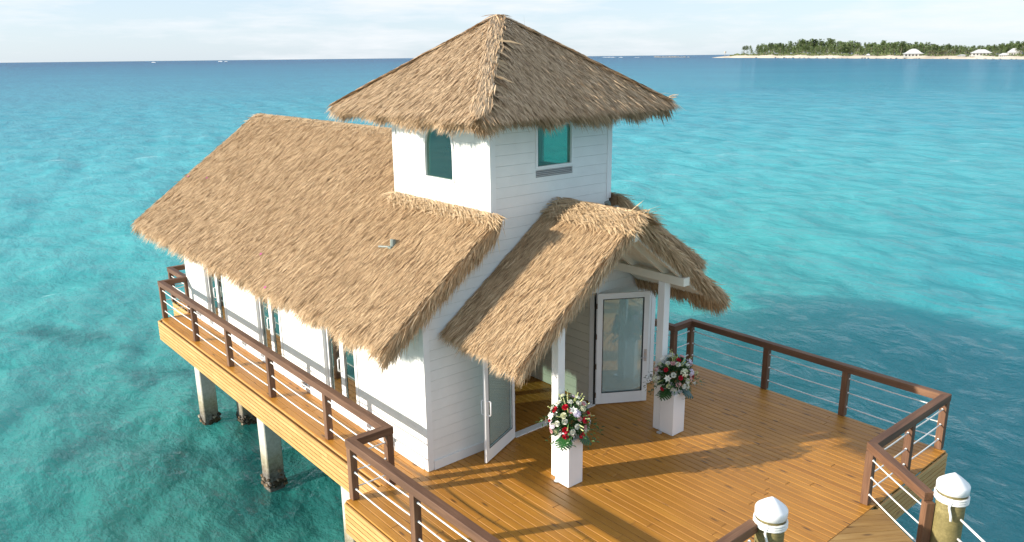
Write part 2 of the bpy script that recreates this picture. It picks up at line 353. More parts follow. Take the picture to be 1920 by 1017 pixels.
# ------------------------------------------------------------------ thatch
def blades_mesh(name, P, D, Nn, Ln, Wd, lift, tint, mats, parent=None, mi=None):
    """palm blades: root P, direction D, up normal Nn, length, width, lift of the tip (all arrays)"""
    P = np.concatenate(P); D = np.concatenate(D); Nn = np.concatenate(Nn); Ln = np.concatenate(Ln); Wd = np.concatenate(Wd); lift = np.concatenate(lift); tint = np.concatenate(tint)
    n = len(P); D = D / np.linalg.norm(D, axis=1, keepdims=True)
    S = np.cross(D, Nn); S /= np.linalg.norm(S, axis=1, keepdims=True); N2 = np.cross(S, D)
    roll = rng.normal(0, .36, n)[:, None]; S2 = S * np.cos(roll) + N2 * np.sin(roll)
    l = Ln[:, None]; wd = Wd[:, None] / 2; lf = lift[:, None]
    mid = P + D * l * .5 + N2 * lf * .7
    tip = P + D * l + N2 * lf * .6 + S * (rng.normal(0, .03, n)[:, None] * l)
    V = np.stack([P - S2 * wd * .7, P + S2 * wd * .7, mid + S2 * wd, mid - S2 * wd, tip], 1).reshape(-1, 3).astype(np.float32)
    b = np.arange(n)[:, None] * 5
    loops = np.concatenate([b + np.array([[0, 1, 2, 3]]), b + np.array([[3, 2, 4]])], 1).astype(np.int32).ravel()
    starts = (np.arange(n)[:, None] * 7 + np.array([[0, 4]])).astype(np.int32).ravel()
    tot = np.tile(np.array([4, 3], dtype=np.int32), n)
    me = bpy.data.meshes.new(name); me.vertices.add(len(V)); me.vertices.foreach_set('co', V.ravel())
    me.loops.add(len(loops)); me.loops.foreach_set('vertex_index', loops)
    me.polygons.add(len(starts)); me.polygons.foreach_set('loop_start', starts); me.polygons.foreach_set('loop_total', tot)
    if not isinstance(mats, (list, tuple)): mats = [mats]
    for q in mats: me.materials.append(q)
    if mi is not None: me.polygons.foreach_set('material_index', np.repeat(np.concatenate(mi), 2).astype(np.int32))
    a = me.attributes.new('tint', 'FLOAT', 'POINT'); a.data.foreach_set('value', np.repeat(tint, 5).astype(np.float32))
    me.update(calc_edges=True)
    o = bpy.data.objects.new(name, me); COL.objects.link(o)
    if parent: o.parent = parent
    return o
class Thatch:
    def __init__(s): s.P = []; s.D = []; s.N = []; s.L = []; s.W = []; s.F = []; s.T = []; s.M = []
    def add(s, P, D, N_, Ln, Wd, lift, tint, mi=0):
        n = len(P); s.P.append(P); s.D.append(D); s.N.append(N_); s.L.append(np.broadcast_to(Ln, n)); s.W.append(np.broadcast_to(Wd, n)); s.F.append(np.broadcast_to(lift, n)); s.T.append(np.broadcast_to(tint, n)); s.M.append(np.full(n, mi))
    def build(s, name, mats, parent): return blades_mesh(name, s.P, s.D, s.N, s.L, s.W, s.F, s.T, mats, parent, s.M)
    def panel(s, A, B, C, D_, dens, ln=(.16, .32), wd=(.007, .0135), lift=(.004, .020), jit=.12, mi=0, tmean=.5, drop=.35):
        """A,B upper corners, C,D lower corners (A over D, B over C): blades comb from AB to DC"""
        A, B, C, D_ = [np.array(q, float) for q in (A, B, C, D_)]
        nrm = np.cross(D_ - A, C - D_) if np.linalg.norm(C - D_) > 1e-6 else np.cross(D_ - A, B - A)
        nrm = nrm / np.linalg.norm(nrm); nrm = nrm if nrm[2] > 0 else -nrm
        area = .5 * np.linalg.norm(np.cross(C - A, D_ - B)); n = int(area * dens * 1.0)
        wt, wb = np.linalg.norm(B - A), np.linalg.norm(C - D_)
        v = rng.random(n * 3); keep = rng.random(n * 3) < (wt + (wb - wt) * v) / max(wt, wb); v = v[keep][:n]; n = len(v)
        u = rng.random(n)
        top = A + (B - A) * u[:, None]; bot = D_ + (C - D_) * u[:, None]
        P = top + (bot - top) * v[:, None]
        mean = (D_ + C) / 2 - (A + B) / 2; mean /= np.linalg.norm(mean)
        d = mean[None] * .75 + .25 * (bot - top) / np.linalg.norm(bot - top, axis=1, keepdims=True)
        side = np.cross(mean, nrm)
        patch = .045 * np.sin(P[:, 0] * 3.1 + P[:, 1] * 2.3 + 1.3 * np.sin(P[:, 1] * 1.7))
        d = d + side * (rng.normal(0, jit, n) + patch)[:, None] + nrm * rng.normal(0, .04, n)[:, None]
        P = P + nrm * (rng.random(n) * .03)[:, None]
        t = np.clip(np.where(rng.random(n) < .14, rng.uniform(-.35, .1, n), rng.normal(tmean, .19, n)), -.35, 1)
        s.add(P, d, np.broadcast_to(nrm, (n, 3)), rng.uniform(*ln, n), rng.uniform(*wd, n), rng.uniform(*lift, n), t, mi)
    def fringe(s, A, B, inward, nrm, n, depth=.26, ln=(.22, .45), out=(0, 0, 0), down=.55, wd=(.008, .018), mi=0, tmean=.5, jit=.15, tlow=.0):
        """hanging blades along edge A-B; inward = unit vector up the slope, roots spread down through the thickness"""
        A, B, inward, nrm, out = [np.array(q, float) for q in (A, B, inward, nrm, out)]
        u = rng.random(n); q = rng.random(n)
        P = A + (B - A) * u[:, None] - nrm * (q * depth)[:, None] + inward * (rng.random(n) * .22 + .10 * q)[:, None]
        e = (B - A) / np.linalg.norm(B - A)
        d = -inward[None] * (1.0 - .35 * q[:, None]) + out[None] * rng.uniform(.3, 1, n)[:, None] + np.array([[0, 0, -1.]]) * (down * (.35 + q))[:, None]
        clump = .14 * np.sin(u * np.linalg.norm(B - A) * 9 + 2 * np.sin(u * 31)) 
        d = d + e * (rng.normal(0, jit, n) + clump)[:, None] + nrm * rng.normal(0, .07, n)[:, None]
        lnn = rng.uniform(*ln, n) * (1 + .25 * np.sin(u * np.linalg.norm(B - A) * 5.3 + 1.1 * np.sin(u * 17)))
        s.add(P, d, np.broadcast_to(nrm, (n, 3)), lnn, rng.uniform(*wd, n), rng.uniform(-.03, .03, n), np.clip(rng.normal(tmean, .24, n) - tlow * q, 0, 1), mi)

SL = .729
def unit(v): v = np.array(v, float); return v / np.linalg.norm(v)

# ------------------------------------------------------------------ pavilion
pav = empty('overwater_pavilion', (0, 0, 0), label='white clapboard overwater pavilion with thatched roofs, square tower and open glass entrance', cat='pavilion')
W_, L_ = 6.0, 12.0
def roof_under(x):   # underside of the main roof over x
    xx = min(x, W_ - x); return 4.337 - SL * (1.5 - xx) - .26

def slice_solid(mb, T, rows, thick, off, ivals, gap, nsl):
    """rows: [(z0,z1)], ivals(z)-> list of (a,b); T maps (along, out, z)->xyz; slab from out=off-thick to off"""
    for (z0, z1) in rows:
        ns = nsl(z0, z1) if callable(nsl) else nsl
        tint = random.random()
        for k in range(ns):
            za = z0 + (z1 - gap - z0) * k / ns; zb = z0 + (z1 - gap - z0) * (k + 1) / ns
            ia, ib = ivals(za + 1e-4), ivals(zb - 1e-4)
            if len(ia) != len(ib): ia = ib = ivals((za + zb) / 2)
            for (a0, a1), (b0, b1) in zip(ia, ib):
                if max(a1 - a0, b1 - b0) < .01: continue
                p = [T(a0, off - thick, za), T(a1, off - thick, za), T(a1, off, za), T(a0, off, za), T(b0, off - thick, zb), T(b1, off - thick, zb), T(b1, off, zb), T(b0, off, zb)]
                mb.hexa(p, tint)
def clap_wall(name, T, z0, z1, ivals, mslice=None, row=.185, parent=pav, back=.10):
    mb = MB(); rows = []; z = z0
    while z < z1 - .02: rows.append((z, min(z + row, z1 + .0))); z += row
    slice_solid(mb, T, rows, .020, .0, ivals, .0032, mslice or 1)
    o = mb.build(name, M['white'], parent)
    mb = MB(); slice_solid(mb, T, rows, back, -.021, ivals, 0, mslice or 1)
    b = mb.build('wall_backing', M['inside'], o)
    return o
def cut(span, holes):
    out = []; a = span[0]
    for h0, h1 in sorted(holes):
        if h0 > a: out.append((a, h0))
        a = max(a, h1)
    if span[1] > a: out.append((a, span[1]))
    return out
SIDE_DOORS = [(2.40, 3.70), (5.80, 7.08), (9.18, 10.46)]
DH = 2.40
def side_iv(z):
    return cut((0.05, L_ - .05), [d for d in SIDE_DOORS] if .03 < z < DH else [])
clap_wall('wall', lambda a, o, z: (-o, a, z), 0.0, 2.96, side_iv, lambda a, b: 1)
clap_wall('wall', lambda a, o, z: (W_ + o, a, z), 0.0, 2.96, side_iv, lambda a, b: 1)
DX0, DX1, DHF = 1.95, 4.15, 2.44
TX0, TX1, TY1, TZ1 = 1.5, 4.5, 3.05, 5.98
WX0, WX1, WZ0, WZ1 = 2.57, 3.43, 5.09, 5.82
VZ0, VZ1 = 4.90, 5.03
def gable_lim(z):
    lo = 0.0 if z < 3.1 else (z - 3.1) / SL
    return lo
def front_iv(z):
    lo = gable_lim(z); 
    if z > 4.19: lo = TX0
    lo = min(lo, TX0)
    holes = []
    if z < DHF: holes.append((DX0, DX1))
    if WZ0 < z < WZ1: holes.append((WX0, WX1))
    if VZ0 < z < VZ1: holes.append((WX0 - .03, WX1 + .03))
    return cut((lo + .03, W_ - lo - .03), holes)
zr = sorted(set([round(.185 * i, 4) for i in range(33)]))
def rows_with(z0, z1, marks, row=.185):
    z = z0; r = []
    while z < z1 - .01:
        e = min(z + row, z1); ms = [q for q in sorted(marks) if z + .012 < q < e - .012]
        c = z
        for q in ms: r.append((c, q, False)); c = q
        r.append((c, e, True)); z = e
    return r
def clap_rows(name, T, z0, z1, marks, ivals, back=.10, nsl=3, mat_='white'):
    mb = MB(); mb2 = MB()
    for a, b, end in rows_with(z0, z1, marks):
        slice_solid(mb, T, [(a, b)], .020, 0, ivals, .0032 if end else 0, nsl(a) if callable(nsl) else nsl)
        slice_solid(mb2, T, [(a, b)], back, -.021, ivals, 0, nsl(a) if callable(nsl) else nsl)
    o = mb.build(name, M[mat_], pav); mb2.build('wall_backing', M['inside'], o); return o
front = clap_rows('wall', lambda a, o, z: (a, -o, z), 0, TZ1, [DHF, WZ0, WZ1, VZ0, VZ1], front_iv, nsl=lambda z: 3 if 2.9 < z < 4.3 else 1)
rear = clap_rows('wall', lambda a, o, z: (a, L_ + o, z), 0, 5.1, [], lambda z: [(gable_lim(z) + .03, W_ - gable_lim(z) - .03)] if gable_lim(z) < 2.95 else [(2.99, 3.01)], nsl=3)
# tower walls with arched windows
AY0, AY1, AZ0, AZS = 1.06, 1.94, 4.84, 5.38
AR = .5
def arch_iv(z):
    if z < AZ0: return [(.05, TY1 - .05)]
    h = (AY1 - AY0) / 2; c = (AY0 + AY1) / 2
    if z > AZS:
        t = (z - AZS) / .50
        if t >= 1: return [(.05, c), (c, TY1 - .05)]
        h *= math.sqrt(max(0, 1 - t * t))
    return [(.05, c - h), (c + h, TY1 - .05)]
for sx in (0, 1):
    T = (lambda a, o, z: (TX0 - o, a, z)) if sx == 0 else (lambda a, o, z: (TX1 + o, a, z))
    clap_rows('wall', T, 3.9, TZ1, [AZ0, AZS], arch_iv, nsl=lambda z: 10 if z > AZS - .2 else 2)
clap_rows('wall', lambda a, o, z: (a, TY1 + o, z), 3.9, TZ1, [], lambda z: [(TX0 + .03, TX1 - .03)], nsl=1)
# corner boards and skirting
def cboard(x, y, sx, sy, z0, z1, w_=.11, t=.012):
    mb = MB()
    xa, xb = (x - sx * t, x + sx * w_) ; mb.box(min(xa, xb), max(xa, xb), min(y - sy * t, y), max(y - sy * t, y), z0, z1, .2)
    ya, yb = (y + sy * .0, y + sy * w_); mb.box(min(x - sx * t, x), max(x - sx * t, x), min(ya, yb), max(ya, yb), z0, z1, .2)
    mb.box(min(x, x + sx * .05), max(x, x + sx * .05), min(y, y + sy * .05), max(y, y + sy * .05), z0, z1, .2)
    mb.build('corner_board', M['trim'], pav)
for (x, y, sx, sy) in ((0, 0, 1, 1), (W_, 0, -1, 1), (0, L_, 1, -1), (W_, L_, -1, -1)): cboard(x, y, sx, sy, .004, 2.98)
for (x, y, sx, sy) in ((TX0, TY1, 1, -1), (TX1, TY1, -1, -1)): cboard(x, y, sx, sy, 4.0, TZ1)
for (x, sx) in ((TX0, 1), (TX1, -1)): cboard(x, 0, sx, 1, 4.31, TZ1)
def skirt(*a):
    mb = MB(); mb.box(*a, .1); mb.build('skirting_board', M['trim'], pav)
skirt(.115, DX0 - .10, -.030, -.001, .004, .17); skirt(DX1 + .10, W_ - .115, -.030, -.001, .004, .17)
ys = [.115] + [q for d in SIDE_DOORS for q in (d[0] - .07, d[1] + .07)] + [L_ - .115]
for i in range(0, len(ys), 2):
    skirt(-.030, -.001, ys[i], ys[i + 1], .004, .17); skirt(W_ + .001, W_ + .030, ys[i], ys[i + 1], .004, .17)
# windows
def window(T, outline, sillw, mat_g):
    fr = MB(); n = len(outline)
    c = (sum(p[0] for p in outline) / n, sum(p[1] for p in outline) / n)
    def off(p, d):
        v = Vector((p[0] - c[0], p[1] - c[1])); return (p[0] + v.x / abs(v.length) * d, p[1] + v.y / abs(v.length) * d)
    for i in range(n):
        a, b = outline[i], outline[(i + 1) % n]
        a2, b2 = off(a, .045), off(b, .045); a1, b1 = off(a, -.012), off(b, -.012)
        fr.hexa([T(a1[0], -.05, a1[1]), T(b1[0], -.05, b1[1]), T(b2[0], -.05, b2[1]), T(a2[0], -.05, a2[1]), T(a1[0], .018, a1[1]), T(b1[0], .018, b1[1]), T(b2[0], .018, b2[1]), T(a2[0], .018, a2[1])], .1)
    f = fr.build('window', M['trim'], pav)
    gl = MB(); vs = [T(p[0], -.03, p[1]) for p in outline]; gl.add(vs, [tuple(range(n))], .5); gl.build('pane', mat_g, f)
arc = [(AY0, AZ0), (AY1, AZ0)] + [((AY0 + AY1) / 2 + .44 * math.cos(t), AZS + .50 * math.sin(t)) for t in np.linspace(0, math.pi, 17)]
window(lambda a, o, z: (TX0 - o, a, z), arc, .04, M['glass_tower']); window(lambda a, o, z: (TX1 + o, a, z), arc, .04, M['glass_tower'])
window(lambda a, o, z: (a, -o, z), [(WX0, WZ0), (WX1, WZ0), (WX1, WZ1), (WX0, WZ1)], .04, M['glass_tower'])
mb = MB(); mb.box(WX0 - .03, WX1 + .03, .03, .05, VZ0, VZ1, .5); vent = mb.build('vent', M['vent'], pav)
mb = MB()
for k in range(4): mb.obox(((WX0 + WX1) / 2, .006, VZ0 + .022 + k * .031), ((WX1 - WX0) / 2 + .028, 0, 0), (0, .014, -.009), (0, .0012, .002), .5)
mb.build('vent_slat', M['vent_slat'], vent)

# doors ---------------------------------------------------------------
def leaf(hinge, free, z0, z1, name='door_leaf', stile=.115, bot=.24, top=.12, glass='glass', handle=None, hinges=False, cat=None, both=True, thick=.045):
    h, f = Vector(hinge), Vector(free); h.z = f.z = 0; e = (f - h).normalized(); wd = (f - h).length; n = Vector((-e.y, e.x, 0)); t = thick / 2
    def bx(mb, s0, s1, za, zb, o0=-t, o1=t, tint=.1):
        c = h + e * (s0 + s1) / 2 + n * (o0 + o1) / 2; c.z = (za + zb) / 2
        mb.obox(c, e * (s1 - s0) / 2, n * (o1 - o0) / 2, (0, 0, (zb - za) / 2), tint)
    mb = MB()
    bx(mb, 0, stile, z0, z1); bx(mb, wd - stile, wd, z0, z1)
    bx(mb, stile, wd - stile, z0, z0 + bot); bx(mb, stile, wd - stile, z1 - top, z1)
    d = mb.build(name, M['trim'], pav, bevel=.004)
    mb = MB(); g = .014
    for sgn in (-1, 1):
        o0, o1 = (t - .001, t + .003) if sgn > 0 else (-t - .003, -t + .001)
        bx(mb, stile - .002, stile + g, z0 + bot, z1 - top, o0, o1); bx(mb, wd - stile - g, wd - stile + .002, z0 + bot, z1 - top, o0, o1)
        bx(mb, stile + g, wd - stile - g, z0 + bot - .002, z0 + bot + g, o0, o1); bx(mb, stile + g, wd - stile - g, z1 - top - g, z1 - top + .002, o0, o1)
    mb.build('gasket', M['gasket'], d)
    mb = MB(); a = h + e * (stile); b = h + e * (wd - stile)
    mb.add([(a.x, a.y, z0 + bot), (b.x, b.y, z0 + bot), (b.x, b.y, z1 - top), (a.x, a.y, z1 - top)], [(0, 1, 2, 3)], .5)
    mb.build('pane', M[glass], d)
    if handle == 'pull':
        s = wd - stile * .5
        mb = MB()
        for sgn in ((1, -1) if both else (both or 1,)):
            if both is not True and sgn != both: continue
            q = [h + e * s + n * sgn * t + Vector((0, 0, .93)), h + e * s + n * sgn * (t + .07) + Vector((0, 0, .93)), h + e * s + n * sgn * (t + .07) + Vector((0, 0, 1.20)), h + e * s + n * sgn * t + Vector((0, 0, 1.20))]
            q = [q[0], q[1] - n * sgn * .012, q[1] + Vector((0, 0, .014)), q[2] - Vector((0, 0, .014)), q[2] - n * sgn * .012, q[3]]
            mb.tube(q, .013, 8, .1)
        mb.build('handle', M['cap'], d, smooth=True)
    if handle == 'lock':
        mb = MB(); s = wd - stile * .5
        for sgn in (1, -1):
            c = h + e * s + n * sgn * (t + .004)
            mb.obox((c.x, c.y, 1.04), e * .028, n * .004, (0, 0, .13), .3)
            mb.tube([(c.x, c.y, 1.09), tuple(c + n * sgn * .03 + Vector((0, 0, 1.09)))], .020, 10)
            c2 = c + n * sgn * .045
            mb.tube([(c.x, c.y, 1.00), (c2.x, c2.y, 1.00)], .009, 8); mb.tube([(c2.x, c2.y, 1.0), tuple(c2 - e * .11 + Vector((0, 0, 1.0)))], .009, 8)
        mb.build('handle', M['metal'], d)
    if hinges:
        for z in (.22, .85, 1.50, 2.15):
            mb = MB(); c = h - e * .010; mb.obox((c.x, c.y, z), e * .009, n * .030, (0, 0, .05), .5)
            mb.tube([(c.x, c.y, z - .055), (c.x, c.y, z + .055)], .011, 8)
            mb.build('hinge', M['hinge'], d)
    return d
# entrance frame and leaves
mb = MB()
for x0, x1 in ((DX0 - .09, DX0 + .004), (DX1 - .004, DX1 + .09)): mb.box(x0, x1, -.028, .16, .004, DHF + .0, .1)
mb.box(DX0 - .09, DX1 + .09, -.028, .16, DHF - .004, DHF + .09, .1)
mb.build('door_frame', M['trim'], pav, bevel=.004)
mb = MB(); mb.box(DX0 + .005, DX0 + .014, -.030, .02, .01, DHF - .01); mb.box(DX1 - .014, DX1 - .005, -.030, .02, .01, DHF - .01); mb.box(DX0 + .012, DX1 - .012, -.030, .02, DHF - .016, DHF - .006)
mb.build('gasket', M['gasket'], pav)
mb = MB(); mb.box(DX0 + .02, DX1 - .02, -.06, .10, .004, .022, .2); mb.build('threshold', M['trim'], pav)
leaf((1.94, -.035, 0), (.915, -.455, 0), .02, 2.41, handle='pull', hinges=True)
leaf((4.16, -.035, 0), (5.09, -.60, 0), .02, 2.41, handle='lock', hinges=True)
# side double doors
for xw, sg in ((0.0, 1), (W_, -1)):
    for (a, b) in SIDE_DOORS:
        mid = (a + b) / 2; xd = xw + sg * .075
        mb = MB()
        for y0, y1 in ((a - .065, a + .012), (b - .012, b + .065)): mb.box(min(xw - sg * .022, xw + sg * .14), max(xw - sg * .022, xw + sg * .14), y0, y1, .004, DH, .1)
        mb.box(min(xw - sg * .022, xw + sg * .14), max(xw - sg * .022, xw + sg * .14), a - .065, b + .065, DH, DH + .065, .1)
        mb.box(min(xw - sg * .03, xw + sg * .14), max(xw - sg * .03, xw + sg * .14), a + .013, b - .013, .004, .025, .3)
        mb.build('door_frame', M['trim'], pav)
        leaf((xd, b - .014, 0), (xd, mid + .002, 0), .03, DH - .005, stile=.085, bot=.14, top=.1, glass='glass_side', handle='pull', both=(1 if sg > 0 else -1) * (-1 if sg > 0 else 1) * -1 if False else True)
        leaf((xd, a + .014, 0), (xd, mid - .002, 0), .03, DH - .005, stile=.085, bot=.14, top=.1, glass='glass_side')
# interior partition seen through the entrance and ceiling
mb = MB()
z = .01
while z < 2.8:
    mb.box(4.17, 4.19, .17, 3.4, z, z + .178); z += .185
mb.box(4.191, 4.27, .17, 3.4, .01, 2.8)
mb.build('interior_wall', M['inside'], pav)
mb = MB(); mb.box(.13, W_ - .13, .17, L_ - .15, 2.82, 2.90); mb.build('ceiling', M['cream'], pav)
# wall fittings
for y in (11.15, 7.99, 4.68, 1.12):
    mb = MB(); mb.box(-.085, -.032, y - .055, y + .055, .10, .24, .8); mb.box(-.10, -.0855, y - .045, y + .045, .11, .23, .2); mb.tube([(-.055, y - .09, .035), (-.055, y - .09, .10), (-.055, y - .05, .16)], .012, 6)
    mb.build('outlet_box', M['metal'], pav, bevel=.003)
mb = MB(); mb.box(.985, 1.04, -.05, -.001, 1.80, 2.03, .1); mb.build('wall_light', M['trim'], pav, bevel=.008)

# ------------------------------------------------------------------ main roof
XE = -.82; YF, YB = -.22, 13.12
ZR = 4.337 + SL * 1.5 - .02
def zt(x): xx = min(x, W_ - x); return 4.337 - SL * (1.5 - xx)
def roof_core(name, xs_z, y0, y1, th, parent, mat_=M['core']):
    """solid roof slab: cross-section profile extruded along y"""
    n = len(xs_z); mb = MB(); vs = []
    for y in (y0, y1):
        for x, z in xs_z: vs.append((x, y, z))
        for x, z in reversed(xs_z): vs.append((x, y, z - th))
    k = 2 * n; fs = [(i, (i + 1) % k, k + (i + 1) % k, k + i) for i in range(k)]
    # end caps as quads
    for s in (0, k):
        for i in range(n - 1): 
            q = (s + i, s + i + 1, s + 2 * n - 2 - i, s + 2 * n - 1 - i); fs.append(q if s else q[::-1])
    mb.add(vs, fs); return mb.build(name, mat_, parent)
c = .05
# core is split round the tower: left strip, right strip in front; full gable behind
roof_l = roof_core('roof', [(XE + .10, zt(XE + .1) - c), (TX0 - .025, zt(TX0) - c)], YF + .06, TY1 + .03, .20, pav)
XR = 7.26
def zright(x): return 4.40 - .645 * (x - 4.5)     # the sea-side slope is flatter and reaches farther out
roof_r = roof_core('roof', [(TX1 + .025, zright(TX1) - c), (XR - .10, zright(XR - .1) - c)], YF + .06, TY1 + .03, .24, pav)
roof_m = roof_core('roof', [(XE + .10, zt(XE + .1) - c), (3, zt(3) - c), (XR - .10, zright(XR - .1) - c)], TY1 + .035, YB - .06, .20, pav)
th = Thatch()
eL = lambda x, y: (x, y, zt(x))
nL = unit((-SL, 0, 1)); nR = unit((SL, 0, 1)); inL = unit((1, 0, SL)); inR = unit((-1, 0, SL))
D0 = 2500
th.panel(eL(TX0 - .02, YF), eL(TX0 - .02, TY1), eL(XE, TY1), eL(XE, YF), D0)
th.panel(eL(3, TY1), eL(3, YB), eL(XE, YB), eL(XE, TY1), D0)
th.panel((TX1 + .02, YF, zright(TX1)), (TX1 + .02, TY1, zright(TX1)), (XR, TY1, zright(XR)), (XR, YF, zright(XR)), 1300)
th.panel(eL(3, TY1), eL(3, YB), (XR, YB, zright(XR)), (XR, TY1, zright(XR)), 450, wd=(.012, .03))
# eaves
th.fringe((XE, YF, zt(XE)), (XE, YB, zt(XE)), inL, nL, 24000, depth=.24, tmean=.62)
th.fringe((XR, YF, zright(XR)), (XR, YB, zright(XR)), inR, nR, 9000, depth=.24)
# rakes (front and rear cut edges)
def rake(x0, x1, y, ysgn, n, nrm, inn, up=0):
    u = rng.random(n); q = rng.random(n); X = x0 + (x1 - x0) * u
    Z = (4.40 - .645 * (X - 4.5)) if x0 > 3 else 4.337 - SL * (1.5 - X)
    P = np.stack([X, np.full(n, y) + ysgn * (rng.random(n) * .09 - .10 * q), Z - q * .27], 1)
    d = -inn[None] * rng.uniform(.4, 1, n)[:, None] + np.array([[0, ysgn * .22, 0]]) * rng.random(n)[:, None] + np.array([[0, 0, -1.]]) * (q * .9)[:, None]
    d = d + rng.normal(0, .12, (n, 3))
    th.add(P, d, np.broadcast_to(unit((0, ysgn, .4)), (n, 3)), rng.uniform(.18, .40, n), rng.uniform(.008, .017, n), rng.uniform(-.02, .04, n), np.clip(rng.normal(.45, .25, n), 0, 1), 0)
rake(XE, TX0 + .10, YF + .04, -1, 2600, nL, inL); rake(XR, TX1 - .0, YF + .04, -1, 3600, nR, inR)
rake(XE, 3, YB - .04, 1, 2500, nL, inL); rake(XR, 3, YB - .04, 1, 1500, nR, inR)
# pale ridge bundles and the band that laps against the tower wall
def ridge_cap(t, x, z, y0, y1, n, wid=.26, mi=1, half=0, slope=SL):
    for sg in ((-1, 1) if not half else (half,)):
        u = rng.random(n); q = rng.random(n)
        P = np.stack([x + sg * q * wid, y0 + (y1 - y0) * u, z - slope * q * wid + .035 * (1 - q * q) + rng.random(n) * .02], 1)
        nn = unit((sg * slope * .6, 0, 1))
        d = np.stack([sg * rng.uniform(.05, .55, n), np.where(rng.random(n) < .8, -1, 1) * rng.uniform(.5, 1, n), -slope * rng.uniform(.05, .5, n)], 1)
        t.add(P, d, np.broadcast_to(nn, (n, 3)), rng.uniform(.24, .42, n), rng.uniform(.009, .02, n), rng.uniform(.003, .018, n), np.clip(rng.normal(.62, .2, n), 0, 1), mi)
ridge_cap(th, 3, ZR - .03, TY1 + .05, YB - .05, 6500)
ridge_cap(th, TX0 - .02, zt(TX0) + .04, YF, TY1 + .1, 2000, wid=.13, half=-1); ridge_cap(th, TX1 + .02, zt(TX1) + .04, YF, TY1, 700, wid=.2, half=1)
mb = MB(); mb.tube([(3, TY1 + .04, ZR - .08), (3, YB - .03, ZR - .08)], .09, 10); mb.build('ridge_roll', M['thatch_pale'], roof_m)
main_th = th.build('thatch', [M['thatch'], M['thatch_pale']], roof_m)
# rounded butt end of the band at the tower corner
mb = MB(); mb.tube([(TX0 - .09, YF - .02, zt(TX0) - .08), (TX0 - .09, TY1, zt(TX0) - .06)], .085, 10); mb.build('thatch_roll', M['thatch_pale'], roof_l)
# grey junction fitting lying on the slope and a small cable
mb = MB(); p0 = at(733, 470, 2, zt(0) + .5)
def onroof(u, v):
    lo, hi = 2.0, 5.4
    for _ in range(40):
        z = (lo + hi) / 2; q = at(u, v, 2, z)
        if z > zt(q.x): hi = z
        else: lo = z
    return at(u, v, 2, z)
q = onroof(735, 466); mb.tube([q + Vector((.02, 0, .03)), q + Vector((.05, .02, .16))], [.05, .06], 10); mb.tube([q + Vector((-.02, .05, .02)), q + Vector((-.1, .3, .0))], .02, 6); mb.box(q.x - .06, q.x + .06, q.y - .05, q.y + .05, q.z + .0, q.z + .04)
mb.build('roof_fitting', M['lamp'], pav)
for (u, v) in ((355, 335), (390, 338), (492, 482), (500, 545)):
    mb = MB(); q = onroof(u, v) + Vector((-.03, 0, .05)); mb.add([q, q + Vector((.04, .02, .03)), q + Vector((.02, .05, .03)), q + Vector((-.02, .03, .0))], [(0, 1, 2, 3)])
    tag(mb.build('fallen_petal', M['petal'], None), 'magenta flower petal fallen on the long sunlit thatch slope', 'petal', 'petals on the thatch')

# ------------------------------------------------------------------ tower roof
TC = Vector((3, 1.525)); HB = 2.33; AZ = 7.74; EZ = AZ - SL * HB + .07
tr_cap = None
mb = MB(); hb = HB - .10; ez = AZ - .01 - SL * hb
cs = [(TC.x - hb, TC.y - hb), (TC.x + hb, TC.y - hb), (TC.x + hb, TC.y + hb), (TC.x - hb, TC.y + hb)]
top = [(x, y, ez) for x, y in cs] + [(TC.x, TC.y, AZ - .08)]; bot = [(x * .96 + TC.x * .04, y * .96 + TC.y * .04, ez - .10) for x, y in cs]
mb.add(top + bot, [(0, 1, 4), (1, 2, 4), (2, 3, 4), (3, 0, 4), (0, 5, 6, 1), (1, 6, 7, 2), (2, 7, 8, 3), (3, 8, 5, 0), (5, 8, 7, 6)])
troof = mb.build('tower_roof', M['core'], pav)
tt = Thatch(); ap = (TC.x, TC.y, AZ)
E4 = [(TC.x - HB, TC.y - HB, EZ), (TC.x + HB, TC.y - HB, EZ), (TC.x + HB, TC.y + HB, EZ), (TC.x - HB, TC.y + HB, EZ)]
fi = 0
for i, (a, b) in enumerate(((3, 0), (0, 1), (1, 2), (2, 3))):
    dens = (2700, 2700, 900, 500)[i]
    tt.panel(ap, ap, E4[b], E4[a], dens, mi=0, ln=(.18, .34), wd=(.007, .015), jit=.12, lift=(.006, .028))
    outv = unit((np.array(E4[a]) + np.array(E4[b])) / 2 - np.array([TC.x, TC.y, EZ])); nn = unit(outv * SL + np.array([0, 0, 1])); inn = unit(-outv + np.array([0, 0, SL]))
    tt.fringe(E4[a], E4[b], inn, nn, (9500, 9500, 4200, 2500)[i], depth=.22, down=.55, ln=(.12, .33), mi=0, tmean=.52, tlow=.2)
